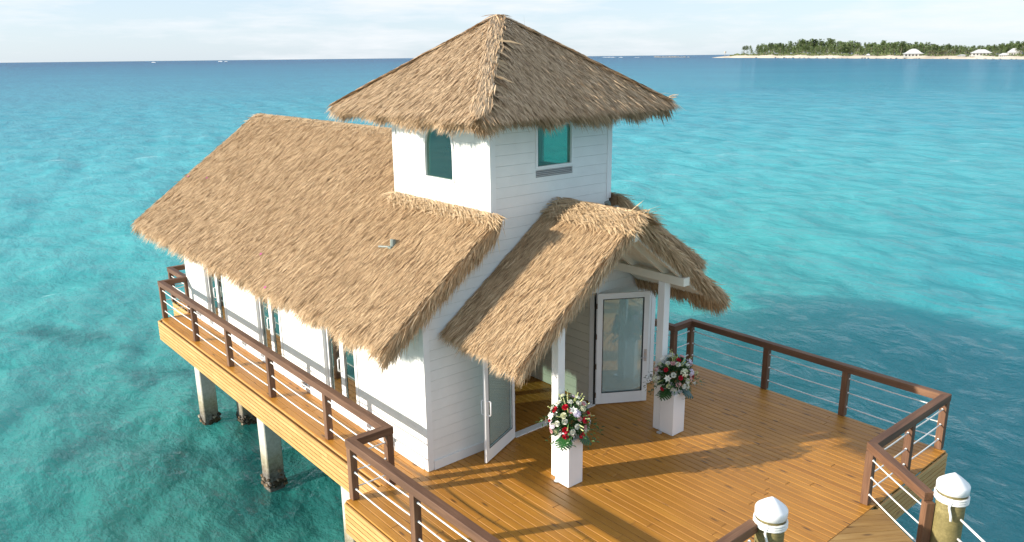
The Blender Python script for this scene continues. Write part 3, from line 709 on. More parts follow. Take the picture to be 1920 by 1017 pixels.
# hip bundles
for i, e in enumerate(E4):
    A = np.array(ap); B = np.array(e); n = (2200, 1300, 500, 1000)[i]
    u = rng.random(n) ** .8 * .93; P = A + (B - A) * u[:, None]; hd = unit(B - A); sd = unit(np.cross(hd, (0, 0, 1))); P = P + sd * rng.normal(0, .055, n)[:, None] + np.array([0, 0, 1]) * (.0 + rng.random(n) * .035)[:, None]
    d = hd + sd * rng.normal(0, .10, n)[:, None]
    tt.add(P, d, np.broadcast_to(np.cross(sd, hd), (n, 3)), rng.uniform(.25, .45, n), rng.uniform(.014, .028, n), rng.uniform(.01, .04, n), np.clip(rng.normal(.45, .22, n), 0, 1), 0)
    # broad splayed fronds beside the front hip
    if i == 0:
        n = 46; u = np.linspace(.10, .92, n) + rng.normal(0, .01, n); sd2 = np.array([1, 0, 0.])
        P = A + (B - A) * u[:, None] + np.array([.06, -.02, .07])
        d = hd * .55 + np.array([.62, 0, -.10]) + rng.normal(0, .10, (n, 3))
        tt.add(P, d, np.broadcast_to(unit((0, -SL, 1)), (n, 3)), rng.uniform(.30, .52, n), rng.uniform(.035, .065, n), rng.uniform(.02, .07, n), rng.uniform(.0, .35, n), 1)
n = 60; P = np.array([ap] * n) + rng.normal(0, .05, (n, 3)); P[:, 2] = AZ + .02
d = rng.normal(0, 1, (n, 3)); d[:, 2] = -.55; tt.add(P, d, np.tile([0, 0, 1.], (n, 1)), rng.uniform(.2, .35, n), rng.uniform(.02, .035, n), .02, rng.uniform(.3, .8, n), 0)
# pale wind-lifted tuft at the right corner and stray sticks
n = 22; P = np.array([E4[1]] * n) + rng.normal(0, .06, (n, 3)) + np.array([-.12, .12, .08]); d = np.stack([rng.uniform(.1, 1, n), rng.normal(-.3, .5, n), rng.uniform(-.2, .5, n)], 1)
tt.add(P, d, np.tile(unit((0, -.5, 1)), (n, 1)), rng.uniform(.10, .24, n), rng.uniform(.010, .022, n), .01, rng.uniform(.2, .7, n), 1)
tt.add(np.array([[TC.x + .45, TC.y - .2, AZ - .32]] * 2), np.array([[.02, .05, 1.], [-.16, 0, 1.]]), np.tile([0, -1., 0], (2, 1)), np.array([.36, .2]), .005, .02, .5, 0)
tt.build('thatch', [M['thatch_grey'], M['thatch_pale']], troof)
mb = MB(); mb.box(TX0 + .14, TX1 - .14, .14, TY1 - .14, TZ1 - .10, TZ1 - .04); mb.build('tower_ceiling', M['cream'], pav)

# ------------------------------------------------------------------ porch
PYF, PZR, PHW = -2.05, 4.42, 2.56
def zp(x): return PZR - SL * abs(x - 3)
px0, px1 = 3 - PHW, 3 + PHW
proof = roof_core('porch_roof', [(px0 + .10, zp(px0 + .1) - .05), (3, PZR - .05), (px1 - .10, zp(px0 + .1) - .05)], PYF + .06, -.03, .17, pav)
pt = Thatch(); nb = unit((-SL, 0, 1))
YJ = -.03
pt.panel((3, PYF, PZR), (3, YJ, PZR), (px0, YJ + .0, zp(px0)), (px0, PYF, zp(px0)), 2600, tmean=.55)
pt.panel((3, PYF, PZR), (3, YJ, PZR), (px1, YJ, zp(px1)), (px1, PYF, zp(px1)), 1100, tmean=.4)
pt.fringe((px0, PYF, zp(px0)), (px0, YJ, zp(px0)), inL, nL, 4200, depth=.20, tmean=.6, ln=(.18, .36))
pt.fringe((px1, PYF, zp(px1)), (px1, YJ, zp(px1)), inR, nR, 4000, depth=.22, tmean=.35, ln=(.2, .42))
def prake(x0, x1, n):
    u = rng.random(n); q = rng.random(n); X = x0 + (x1 - x0) * u; Z = PZR - SL * np.abs(X - 3)
    inn = inL if x0 < 3 else inR
    P = np.stack([X, PYF + .04 - rng.random(n) * .08 + .10 * q, Z - q * .22], 1)
    d = -inn[None] * rng.uniform(.5, 1, n)[:, None] + np.array([[0, -.25, 0]]) * rng.random(n)[:, None] + np.array([[0, 0, -1.]]) * (q * .8)[:, None] + rng.normal(0, .12, (n, 3))
    pt.add(P, d, np.broadcast_to(unit((0, -1, .4)), (n, 3)), rng.uniform(.18, .36, n), rng.uniform(.008, .017, n), rng.uniform(-.02, .05, n), np.clip(rng.normal(.42, .25, n), 0, 1), 0)
prake(px0, 3, 2600); prake(px1, 3.0, 2600)
def frame_side(n, xa, xb):
    pass
ridge_cap(pt, 3, PZR + .05, PYF - .02, -.1, 2600, wid=.30)
# messy tuft at the porch peak
n = 130; P = np.array([[3.0, PYF + .05, PZR + .05]] * n) + rng.normal(0, .10, (n, 3)) * np.array([1.2, 1, .5])
d = np.stack([rng.normal(.25, .6, n), rng.uniform(-1, -.1, n), rng.uniform(-.9, .35, n)], 1)
pt.add(P, d, np.tile(unit((.3, -.6, 1)), (n, 1)), rng.uniform(.14, .32, n), rng.uniform(.009, .02, n), rng.uniform(0, .03, n), rng.uniform(.2, .8, n), 1)
n = 7; P = np.array([[3.35, PYF + .35, PZR - .15]] * n) + rng.normal(0, .12, (n, 3)); d = np.stack([rng.normal(.1, .4, n), rng.normal(0, .4, n), rng.uniform(.5, 1, n)], 1)
pt.add(P, d, np.tile([0, -1., 0], (n, 1)), rng.uniform(.2, .42, n), rng.uniform(.006, .012, n), .02, rng.uniform(.2, .7, n), 1)
pt.build('thatch', [M['thatch'], M['thatch_pale']], proof)
# framing
for x in (1.62, 4.32):
    mb = MB(); mb.box(x - .08, x + .08, -1.65, -1.49, .004, 2.975, .1)
    post = mb.build('porch_post', M['trim'], pav, bevel=.006)
    mb = MB(); mb.tube([(x - .16, -1.72, .003), (x - .16, -1.72, .016)], .055, 14); mb.build('floor_light', M['metal'], pav, smooth=False)
for x, ye in ((1.62, -1.75), (4.32, -2.07)):
    mb = MB(); mb.box(x - .085, x + .085, ye, -.035, 2.978, 3.135, .1); mb.build('beam', M['cream'], pav, bevel=.005)
for s in (-1, 1):
    for y in (-1.93, -1.57, -.8, -.09):
        mb = MB(); a = (3 + s * .05, y, zp(3) - .31); b = (3 + s * (PHW - .80), y, zp(3 + PHW - .80) - .29); mb.beam(a, b, .07, .13, .1); mb.build('rafter', M['cream'], pav)
    mb = MB(); a = (3 + s * .02, 0, zp(3) - .235); b = (3 + s * (PHW - .15), 0, zp(3 + PHW - .15) - .235)
    for k in range(12):
        y0 = PYF + .10 + k * .155; mb.beam((a[0], y0 + .075, a[2]), (b[0], y0 + .075, b[2]), .148, .014, None)
    mb.build('soffit', M['cream'], pav)
mb = MB(); mb.box(2.955, 3.045, -1.98, -.04, PZR - .43, PZR - .27, .1); mb.build('ridge_beam', M['cream'], pav)
# spotlight on the porch ridge
mb = MB(); q = at(1142, 392, 1, -.35); mb.tube([q, q + Vector((-.06, 0, .14))], [.045, .06], 10); mb.box(q.x - .07, q.x + .12, q.y - .06, q.y + .06, q.z - .07, q.z); mb.tube([q + Vector((.1, 0, 0)), q + Vector((.22, -.03, -.01))], .05, 8)
mb.build('spotlight', M['lamp'], pav)

# ------------------------------------------------------------------ deck
deck = empty('timber_deck', (0, 0, 0), label='golden timber deck on concrete piles carrying the pavilion, with an angled gangway', cat='deck')
DXL, DXW, DXR, DXRW = -1.55, -.90, 7.50, 6.95; DYF, DYJ, DYR, DYB = -5.62, .14, 12.0, 13.5
mb = MB(); bw = .142; x = DXL; k = 0
brd = []
while x < DXR - .03:
    x1 = min(x + bw, DXR); xc = (x + x1) / 2
    y0 = DYF; y1 = DYJ if (xc < DXW or xc > DXRW) else DYR
    if -.02 < xc < 6.02: y1 = DYB
    y = y0; yy = y0 + random.uniform(.8, 4.2)
    while y < y1 - .01:
        e = min(yy, y1)
        if y1 - e < .5: e = y1
        mb.box(x + .0035, x1 - .0035, y + .0015, e - .0015, -.032 + random.uniform(-.0012, .0008), .0 + random.uniform(-.0012, .0012))
        y = e; yy = y + random.uniform(2.2, 4.8)
    x = x1
mb.build('deck_board', M['deck'], deck, bevel=.006)
# gangway
GD = Vector((-.567, -.823, 0)).normalized(); GS = Vector((.823, -.567, 0)).normalized()
GR = Vector((4.83, DYF + .02, 0)); GW = 2.75
mb = MB(); t = -2.4
def sline(t):    # range of s for the long edge at t, clipped by y < DYF
    o = GR + GD * t           # s = 0 is the right edge; s negative goes left
    return o
while t < 14:
    ta, tb = t + .003, t + bw - .003; pts = []
    ok = True; ends = []
    for q in (ta, tb):
        o = GR + GD * q
        # clip: o.y - s*GS.y ... point = o + GS*s, s in [-GW, 0], y <= DYF-.004
        smin, smax = -GW, 0.0
        # y(s)=o.y+GS.y*s, GS.y<0 : y decreases with s ; need y<=lim -> s >= (lim-o.y)/GS.y
        s0 = (DYF - .004 - o.y) / GS.y
        smin = max(smin, s0)
        if smin > smax - .02: ok = False
        ends.append((o + GS * smin, o + GS * smax))
    if ok:
        (a0, a1), (b0, b1) = ends; zt_ = random.uniform(-.0012, .0012)
        p = [a0, a1, b1, b0]; off = random.random() * 40
        lo = [Vector((q.x, q.y, -.032)) for q in p]; hi = [Vector((q.x, q.y, zt_)) for q in p]
        gv = [(q.dot(GS) + off, q.dot(GD) + off, q.z + off) for q in lo + hi]
        mb.add([*lo, *hi], [(0, 1, 2, 3), (4, 7, 6, 5), (0, 4, 5, 1), (1, 5, 6, 2), (2, 6, 7, 3), (3, 7, 4, 0)], None, gv)
    t += bw
mb.build('gangway_board', M['gangway'], deck, bevel=.004)
# fascia boards
def fascia(a, b, n=6, h=.094, z0=-.036, tk=.035, name='fascia'):
    mb = MB(); a, b = Vector(a), Vector(b); e = (b - a).normalized(); side = Vector((e.y, -e.x, 0))
    for k in range(n):
        zc = z0 - h * (k + .5); ln = (b - a).length; s = 0
        while s < ln - .01:
            e1 = min(s + random.uniform(2.5, 4.9), ln)
            if ln - e1 < .6: e1 = ln
            p = a + e * (s + e1) / 2 + side * (tk / 2 + random.uniform(-.001, .001)); mb.obox((p.x, p.y, zc), e * ((e1 - s) / 2 - .0015), side * tk / 2, (0, 0, h / 2 - .009))
            s = e1
    return mb.build(name, M['fascia'], deck, bevel=.003)
fascia((DXW, DYJ + .04, 0), (DXW, DYR, 0)) if False else None
def fas(a, b, n=6): # outward side on the left of travel
    return fascia(b, a, n)
# side = (e.y,-e.x): for e=(0,1) side=(1,0); travel so that side points outward
fascia((DXW, DYR, 0), (DXW, DYJ + .036, 0), 6)            # e=(0,-1) side=(-1,0)
fascia((DXL, DYJ, 0), (DXL, DYF, 0), 6)
fascia((DXW - .001, DYJ, 0), (DXL, DYJ, 0), 6)             # faces rear (+y): e=(-1,0) side=(0,1)
fascia((DXL, DYF, 0), (1.40, DYF, 0), 6)                   # e=(1,0) side=(0,-1)
fascia((4.86, DYF, 0), (DXR, DYF, 0), 6)
fascia((DXR, DYF, 0), (DXR, DYJ, 0), 6)                    # e=(0,1) side=(1,0)
fascia((DXR, DYJ, 0), (DXRW + .001, DYJ, 0), 6)
fascia((DXRW, DYJ + .036, 0), (DXRW, DYR, 0), 6)
fascia((0.0, DYR, 0), (DXW, DYR, 0), 6); fascia((DXRW, DYR, 0), (6.04, DYR, 0), 6)
fascia((-.02, DYB, 0), (-.02, DYR + .036, 0), 6); fascia((6.02, DYR + .036, 0), (6.02, DYB, 0), 6); fascia((6.02, DYB, 0), (-.02, DYB, 0), 6)
g0 = GR.copy(); g1 = GR + GD * 14
fascia(g1, g0 - GD * .05, 2) ; ga = GR - GS * GW + GD * 1.9; fascia(ga, g1 - GS * GW, 2)
# joists and cross beams
mb = MB()
for x in np.arange(DXL + .1, DXR - .05, .6): mb.box(x - .03, x + .03, DYF + .05, DYJ - .05, -.24, -.034)
for x in np.arange(DXW + .1, DXRW - .05, .6): mb.box(x - .03, x + .03, DYJ + .1, DYR - .08, -.24, -.034)
mb.build('joist', M['fascia'], deck)
PY = [-4.8, -2.3, 1.85, 5.8, 9.9]
for y in PY:
    mb = MB(); xa, xb = (DXL + .12, DXR - .12) if y < 0 else (DXW + .1, DXRW - .1)
    mb.box(xa, xb, y - .16, y + .16, -.58, -.245); mb.build('cross_beam', M['concrete'], deck)
    for x, y in ([(q_, y) for q_ in (-.50, 2.9, 6.5)] + ([(.30, 9.3)] if y == 9.9 else []) if y > 0 else [(q_, y) for q_ in (-1.15, 2.9, 7.0)]):
        mb = MB(); mb.box(x - .19, x + .19, y - .19, y + .19, -4.2, -.582 if True else 0); cpile = mb.build('concrete_pile', M['concrete'], deck, bevel=.02)
        mb = MB()
        for k in range(90):
            sd_ = random.choice((0, 1, 2, 3)); t_ = random.uniform(-.19, .19); zz_ = -2.56 + abs(random.gauss(0, .13)); q_ = random.uniform(.018, .05)
            px_, py_ = ((t_, -.19), (t_, .19), (-.19, t_), (.19, t_))[sd_]
            c_ = Vector((x + px_, y + py_, zz_)); mb.obox(c_, (q_, q_ * .4, 0), (-q_ * .3, q_ * .8, .01), (0, random.uniform(-.01, .01), q_ * .7))
        mb.build('barnacle_crust', M['growth'], cpile, bevel=.008)
for k in (3.5, 7.5, 11.5):
    for s in (-.35, -GW + .35):
        p = GR + GD * k + GS * s; mb = MB(); mb.tube([(p.x, p.y, -4.2), (p.x, p.y, -.30)], .16, 12); mb.build('timber_pile', M['pile'], deck)

# ------------------------------------------------------------------ railings
def railing(name, pts, posts, label, cables=(.20, .50, .80)):
    o = empty(name, (0, 0, 0), label=label, cat='railing', group='brown timber railings with white cables')
    P = [Vector(p) for p in pts]; hw = .07
    n = len(P)
    def nrm(i):
        e = (P[i + 1] - P[i]).normalized(); return Vector((-e.y, e.x, 0))
    offs = []
    for i in range(n):
        if i == 0: offs.append(nrm(0) * hw)
        elif i == n - 1: offs.append(nrm(n - 2) * hw)
        else:
            a, b = nrm(i - 1), nrm(i); m_ = (a + b).normalized(); offs.append(m_ * (hw / max(.3, m_.dot(a))))
    z0, z1 = .935, 1.07
    for i in range(n - 1):
        mb = MB(); a, b = P[i], P[i + 1]; oa, ob = offs[i], offs[i + 1]; e = (b - a).normalized(); g = e * .0012
        lo = [a - oa + g, b - ob - g, b + ob - g, a + oa + g]; off = random.random() * 40; nn = nrm(i)
        p = [Vector((q.x, q.y, z0)) for q in lo] + [Vector((q.x, q.y, z1)) for q in lo]
        mb.hexa(p, None, [((q.dot(e)) + off, q.dot(nn) + off, q.z + off) for q in p]); mb.build('top_rail', M['rail'], o, bevel=.006)
    allp = []
    for i in range(n - 1):
        e = P[i + 1] - P[i]; L0 = e.length; e.normalize(); row = [0.0] + [s for s in posts[i]] + [L0]
        allp.append((P[i], e, row))
    done = []
    skip = posts[-1] if len(posts) > n - 1 else set()
    for i, (a, e, row) in enumerate(allp):
        nn = Vector((-e.y, e.x, 0))
        for j, s in enumerate(row):
            p = a + e * s
            if any((p - q).length < .1 for q in done): continue
            if (i == 0 and j == 0 and 'first' in skip) or (i == len(allp) - 1 and j == len(row) - 1 and 'last' in skip): continue
            done.append(p); mb = MB(); mb.obox((p.x, p.y, .4665), e * .062, nn * .062, (0, 0, .4665)); mb.build('post', M['rail'], o, bevel=.006)
        for z in cables:
            mb = MB()
            for j in range(len(row) - 1):
                s0, s1 = row[j] + .055, row[j + 1] - .055
                if s1 - s0 < .15: continue
                sag = .006 * (s1 - s0) + random.uniform(0, .006); zj = z + random.uniform(-.006, .006)
                q = [a + e * (s0 + (s1 - s0) * t) + Vector((0, 0, zj - sag * 4 * t * (1 - t))) for t in np.linspace(0, 1, 7)]
                mb.tube(q, .0115, 8, .2, cap=True)
                for s, dr in ((s0, 1), (s1, -1)):
                    c_ = a + e * (s + dr * .0085) + Vector((0, 0, zj)); mb.tube([c_, c_ + e * dr * .022], .019, 8, .1)
            mb.build('cable', M['cable'], o, smooth=True)
    return o
fr = -5.485
railing('deck_railing', [(3.0, 13.43, 0), (-.02, 13.43, 0), (-.02, 12.03, 0), (-.71, 12.03, 0), (-.71, .10, 0), (-1.405, .10, 0), (-1.405, fr, 0), (1.45, fr, 0)],
        [[1.5], [], [], [2.53, 4.83, 7.17, 9.73], [], [1.85, 3.7], [1.43], {'last'}],
        'brown railing with white cables along the sunlit side walkway, nearest the side doors')
G_end = Vector((4.72, fr, 0)) + GD * 1.47
railing('deck_railing', [(3.1, 13.43, 0), (6.02, 13.43, 0), (6.02, 12.03, 0), (6.87, 12.03, 0), (6.87, .12, 0), (7.50, .12, 0), (7.50, fr, 0), (4.72, fr, 0), tuple(G_end)],
        [[1.5], [], [], [2.5, 4.9, 7.2, 9.6], [], [2.0, 3.76], [1.38], [], ()],
        'dark brown railing with white cables round the open sea side of the entrance deck')

# mooring piles
def piling(x, y, ztop, label):
    o = empty('mooring_pile', (x, y, 0), label=label, cat='piling', group='white capped timber pilings at the gangway'); r = .185
    def tb(pts, r_, n, name, mt, par, **k):
        mb = MB(); mb.tube(pts, r_, n); ob = mb.build(name, mt, None, smooth=k.get('sm', True)); ob.parent = par; return ob
    pc = tb([(0, 0, z) for z in np.linspace(-4.3, ztop - .22, 14)], [r * (1 + .04 * (1 - t)) for t in np.linspace(0, 1, 14)], 28, 'pile_post', M['pile'], o)
    mb = MB(); vs = []; fs = []; n = 36
    prof = [(.200, ztop - .265), (.208, ztop - .262), (.210, ztop - .17), (.200, ztop - .150), (.105, ztop - .068), (.012, ztop - .001), (.0, ztop)]
    for rr, z in prof:
        for k in range(n): a = 2 * math.pi * k / n; vs.append((rr * math.cos(a), rr * math.sin(a), z))
    for i in range(len(prof) - 1):
        for k in range(n): fs.append((i * n + k, i * n + (k + 1) % n, (i + 1) * n + (k + 1) % n, (i + 1) * n + k))
    mb.add(vs, fs, .1); cp = mb.build('pile_cap', M['cap'], None, smooth=False); cp.parent = o
    for p in cp.data.polygons: p.use_smooth = True
    mb = MB()
    for k in range(3):
        z = ztop - .30 - k * .034
        pts = [(( r + .018) * math.cos(a), (r + .018) * math.sin(a), z - .034 * a / 6.283) for a in np.linspace(0, 2 * math.pi, 40)]
        mb.tube(pts, [.0185 + .002 * math.sin(i * 2.4) for i in range(40)], 8, None, cap=False)
    mb.tube([(-.19, -.08, ztop - .3), (-.215, -.06, ztop - .42), (-.20, -.09, ztop - .55), (-.21, -.10, ztop - .62)], .017, 8)
    rp = mb.build('rope_wrap', M['rope'], None, smooth=True); rp.parent = o
    return o
pr = Vector((4.03, -6.93, 0)); plv = Vector((1.62, -5.62, 0))
piling(pr.x, pr.y, 1.42, 'weathered wooden piling with white conical cap where the short gangway rail ends')
piling(plv.x, plv.y, 1.42, 'darker wooden piling with white conical cap at the end of the front deck rail')
def rope_line(p, q, sag, label):
    mb = MB(); p, q = Vector(p), Vector(q)
    mb.tube([p.lerp(q, t) - Vector((0, 0, sag * 4 * t * (1 - t))) for t in np.linspace(0, 1, 14)], .0165, 8); o = mb.build('rope', M['rope'], None, smooth=True)
    tag(o, label, 'rope', 'white ropes leading off the pilings'); return o
for base, nm in ((pr, 'right'), (plv, 'left')):
    for z, wd_ in ((.80, 'upper'), (.50, 'lower')):
        if nm == 'right': lab = f'{wd_} white rope running from the weathered piling along the gangway edge'
        else: lab = f'{wd_} white rope running from the darker piling along the gangway edge'
        rope_line(base + GD * .17 + GS * .05 + Vector((0, 0, z)), base + GD * 4.2 + Vector((0, 0, z)), .05, lab)
for s, nm in ((pr, 'weathered'), (plv, 'darker')):
    pass

# ------------------------------------------------------------------ flowers
def blossom(mb, c, d, r, kind):
    """ruffled bloom facing d"""
    c = Vector(c); d = Vector(d).normalized(); a = d.orthogonal().normalized(); b = d.cross(a)
    if kind in ('rose', 'round'):
        rings = ((.30, .95, 5, .55), (.62, .80, 6, .30), (.95, .48, 7, .05)) 
        for rr, hh, n, lean in rings:
            o = random.random() * 6
            for k in range(n):
                t = o + 6.283 * k / n; dirv = a * math.cos(t) + b * math.sin(t); sd = d.cross(dirv)
                p0 = c + dirv * r * rr * .45; w_ = r * (.30 + .32 * rr); top = c + dirv * r * rr + d * r * hh * .75; mid = c + dirv * r * (rr * .9) + d * r * hh * .35
                mb.add([p0 - sd * w_ * .4, p0 + sd * w_ * .4, mid + sd * w_, top + sd * w_ * .6, top - sd * w_ * .6, mid - sd * w_], [(0, 1, 2, 5), (5, 2, 3, 4)], random.uniform(.2, 1))
    elif kind == 'daisy':
        for rr, hh, n in ((1.0, .12, 18), (.72, .3, 14), (.42, .45, 9)):
            for k in range(n):
                t = 6.283 * k / n + random.uniform(-.1, .1); dirv = a * math.cos(t) + b * math.sin(t); sd = d.cross(dirv) * r * .12
                p0 = c + d * r * .1; m1 = c + dirv * r * rr * .6 + d * r * hh; p1 = c + dirv * r * rr + d * r * hh * random.uniform(.5, 1.2)
                mb.add([p0, m1 + sd, p1, m1 - sd], [(0, 1, 2, 3)], random.uniform(.3, 1))
    elif kind == 'puff':
        for k in range(70):
            v = (d * random.uniform(.0, 1) + a * random.gauss(0, .6) + b * random.gauss(0, .6)).normalized(); p = c + v * r * random.uniform(.8, 1.0); s1 = v.orthogonal().normalized(); s2 = v.cross(s1); q = r * .20
            mb.add([p + s1 * q, p + s2 * q, p - s1 * q, p - s2 * q], [(0, 1, 2, 3)], random.uniform(0, 1))
    elif kind == 'lily':
        for k in range(6):
            t = 6.283 * k / 6; dirv = a * math.cos(t) + b * math.sin(t); sd = d.cross(dirv) * r * .28
            m1 = c + dirv * r * .45 + d * r * .8; p1 = c + dirv * r * 1.05 + d * r * .9
            mb.add([c, m1 + sd, p1, m1 - sd], [(0, 1, 2, 3)], random.uniform(.3, 1))
def leaf_blade(mb, c, d, ln, wd, tint=None, fold=.15):
    c = Vector(c); d = Vector(d).normalized(); s = d.cross(Vector((random.gauss(0, .5), random.gauss(0, .5), 1))).normalized(); u = s.cross(d)
    p1 = c + d * ln * .35; p2 = c + d * ln * .7 - u * 0; tip = c + d * ln - Vector((0, 0, ln * .12))
    mb.add([c, p1 + s * wd / 2 + u * wd * fold, p2 + s * wd * .38 + u * wd * fold, tip, p2 - s * wd * .38 + u * wd * fold, p1 - s * wd / 2 + u * wd * fold, p1, p2],
           [(0, 1, 6), (0, 6, 5), (6, 1, 2, 7), (5, 6, 7, 4), (7, 2, 3), (4, 7, 3)], tint)
def arrangement(x, y, ztop, recipe, label, seed, monstera_dir):
    random.seed(seed)
    o = empty('flower_arrangement', (x, y, ztop), label=label, cat='flower arrangement', group='flower arrangements on white pedestals')
    C0 = Vector((0, 0, .30))
    def dome(phi, th_, k=1.0):   # th_: 0 = top
        v = Vector((math.sin(th_) * math.cos(phi), math.sin(th_) * math.sin(phi), math.cos(th_)))
        return C0 + Vector((v.x * .33 * k, v.y * .33 * k, v.z * .40 * k)), v
    def fin(mb, name, mt, par=None):
        ob = mb.build(name, mt, None); ob.parent = par or o; return ob
    mb = MB()
    for k in range(620):
        phi = random.uniform(0, 6.283); t_ = math.acos(random.uniform(-.55, 1)); p, v = dome(phi, t_, random.uniform(.25, .93)); 
        leaf_blade(mb, p, v + Vector((random.gauss(0, .5), random.gauss(0, .5), random.gauss(0, .4))), random.uniform(.07, .15), random.uniform(.03, .06))
    for k in range(34):   # long sprays reaching out low
        phi = random.uniform(0, 6.283); p, v = dome(phi, random.uniform(1.4, 1.9), .7); v.z *= .4
        for j in range(6):
            q = p + v * (.06 * j) - Vector((0, 0, .006 * j * j)); leaf_blade(mb, q, v + Vector((random.gauss(0, .6), random.gauss(0, .6), random.gauss(0, .3))), .07, .025)
    fin(mb, 'foliage', M['leaf'])
    # tub that holds the stems
    mb = MB(); mb.tube([(0, 0, 0.002), (0, 0, .12)], [.11, .13], 16); fin(mb, 'flower_bowl', M['pedestal'])
    mb = MB()
    for k in range(26):
        phi = random.uniform(0, 6.283); t_ = random.uniform(.2, 1.75); p, v = dome(phi, t_, .85)
        for j in range(5):
            q = p + v * (.035 * j + .02); mb.tube([q, q + v * .022 + Vector((0, 0, random.uniform(-.01, .01)))], [.012, .004], 5)
    fin(mb, 'bud_spray', M['bud'])
    # monstera leaves
    for phi, mt in monstera_dir:
        mb = MB(); base = Vector((math.cos(phi) * .16, math.sin(phi) * .16, .10)); d = Vector((math.cos(phi), math.sin(phi), -.75)).normalized(); s = d.cross(Vector((0, 0, 1))).normalized(); u = s.cross(d); ln = .27
        up_ = Vector((math.cos(phi), math.sin(phi), .5)).normalized()
        nf = 8; ws = [.05, .12, .15, .16, .15, .13, .09, .03]
        for j in range(nf):
            for sg in (-1, 1):
                p0 = base + d * ln * j / nf; p1 = base + d * ln * (j + 1) / nf; w0 = ws[j]; mid0 = p0 + s * sg * w0 * .55 + d * .01; mid1 = p1 + s * sg * w0 * .55 + d * .01
                g = (p1 - p0) * .14; o0 = p0 + s * sg * w0 + d * .045 + g - up_ * .03; o1 = p1 + s * sg * w0 * .97 + d * .045 - g - up_ * .03
                q = [(0, 1, 2, 3), (3, 2, 4, 5)]
                if sg < 0: q = [f[::-1] for f in q]
                mb.add([p0, p1, mid1, mid0, o1, o0], q, .3 + .05 * (j % 3))
        mb.beam(base, base + d * ln, .012, .004, .9)
        fin(mb, 'monstera_leaf', mt)
    # blossoms, each its own part
    pts = []
    for name, mt, kind, r_, cnt in recipe:
        for k in range(cnt):
            for tr in range(60):
                # most of what is seen faces the approach side (-x,-y)
                phi = random.gauss(R(225), 1.05) if random.random() < .72 else random.uniform(0, 6.283)
                t_ = math.acos(random.uniform(-.42, .98)); p, v = dome(phi, t_, random.uniform(.95, 1.10))
                if all((p - q).length > (r_ + q_r) * .92 for q, q_r in pts): break
            pts.append((p, r_)); mb = MB()
            mb.tube([p - v * .16, p], .004, 5, .2, mi=1); blossom(mb, p, v + Vector((0, 0, .15)), r_ * 1.08, kind); fin(mb, name, [mt, M['leaf']])
    random.seed(seed + 99)
    return o
def pedestal(x0, x1, y0, y1, h, label):
    o = empty('pedestal', ((x0 + x1) / 2, (y0 + y1) / 2, 0), label=label, cat='pedestal', group='white flower pedestals')
    mb = MB(); hx, hy = (x1 - x0) / 2, (y1 - y0) / 2; mb.box(-hx, hx, -hy, hy, .004, h - .02); b = mb.build('pedestal_body', M['pedestal'], None, bevel=.003); b.parent = o
    mb = MB(); mb.box(-hx, hx, -hy, hy, h - .019, h); b = mb.build('pedestal_top', M['pedestal'], None, bevel=.003); b.parent = o
    return o
pedestal(1.45, 1.78, -2.01, -1.69, .84, 'square white pedestal catching the sun in front of the nearer porch post')
pedestal(4.23, 4.57, -1.98, -1.66, .84, 'square white pedestal in shade beside the farther porch post')
rec1 = [('rose', M['red'], 'rose', .052, 11), ('white_rose', M['fl_white'], 'rose', .046, 13), ('cream_rose', M['fl_cream'], 'rose', .05, 7), ('hydrangea', M['fl_cream'], 'puff', .075, 2), ('pink_rose', M['fl_pink'], 'rose', .040, 8), ('chrysanthemum', M['fl_lilac'], 'daisy', .075, 6), ('lily', M['fl_white'], 'lily', .065, 5), ('orchid', M['fl_orange'], 'lily', .04, 1)]
rec2 = [('rose', M['red'], 'rose', .042, 5), ('white_rose', M['fl_white'], 'rose', .048, 12), ('hydrangea', M['fl_cream'], 'puff', .085, 2), ('lilac_hydrangea', M['fl_lilac'], 'puff', .075, 3), ('pink_rose', M['fl_pink'], 'rose', .048, 8), ('lily', M['fl_white'], 'lily', .07, 4), ('cream_rose', M['fl_cream'], 'rose', .045, 5), ('orchid', M['fl_orange'], 'lily', .05, 2)]
arrangement(1.615, -1.85, .842, rec1, 'sunlit bouquet of red, pink and white blooms on the sunlit pedestal', 11, [(R(205), M['monstera']), (R(300), M['monstera'])])
arrangement(4.40, -1.82, .842, rec2, 'shaded bouquet of white, pink and dark red blooms on the farther pedestal', 23, [(R(295), M['teal_leaf']), (R(180), M['leaf'])])
random.seed(5)

# ------------------------------------------------------------------ island
def isl_mat(name, c1, c2, s):
    m, nt, bs = mat(name); c = ramp(nt, noise(nt, objco(nt), s, 5, .6), [(.35, c1), (.65, c2)]); nt.links.new(c, bs.inputs['Base Color']); bs.inputs['Roughness'].default_value = .9; return m
M['sand'] = isl_mat('pale_sand', (.44, .37, .28), (.60, .53, .43), .006)
M['rock'] = isl_mat('shore_rock', (.22, .20, .18), (.5, .46, .4), .05)
M['casu'] = leafm('casuarina_foliage', (.060, .10, .038), (.17, .23, .075), .8)
M['bark'] = isl_mat('bark', (.12, .10, .08), (.2, .17, .13), .5)
M['palm'] = leafm('palm_foliage', (.07, .10, .04), (.20, .22, .09), .8)
M['scrub'] = leafm('scrub_foliage', (.055, .085, .03), (.14, .17, .06), .8)
M['tile'] = isl_mat('white_roof', (.44, .45, .46), (.52, .52, .52), .1); M['beach_wall'] = isl_mat('beach_house_wall', (.36, .36, .35), (.44, .44, .42), .2)
def shore(u): return at(u, 108.6 + max(0, (u - 1340)) / 560 * 3.0, 2, WZ)
us = list(np.linspace(1335, 1990, 60))
mb = MB(); rows = []
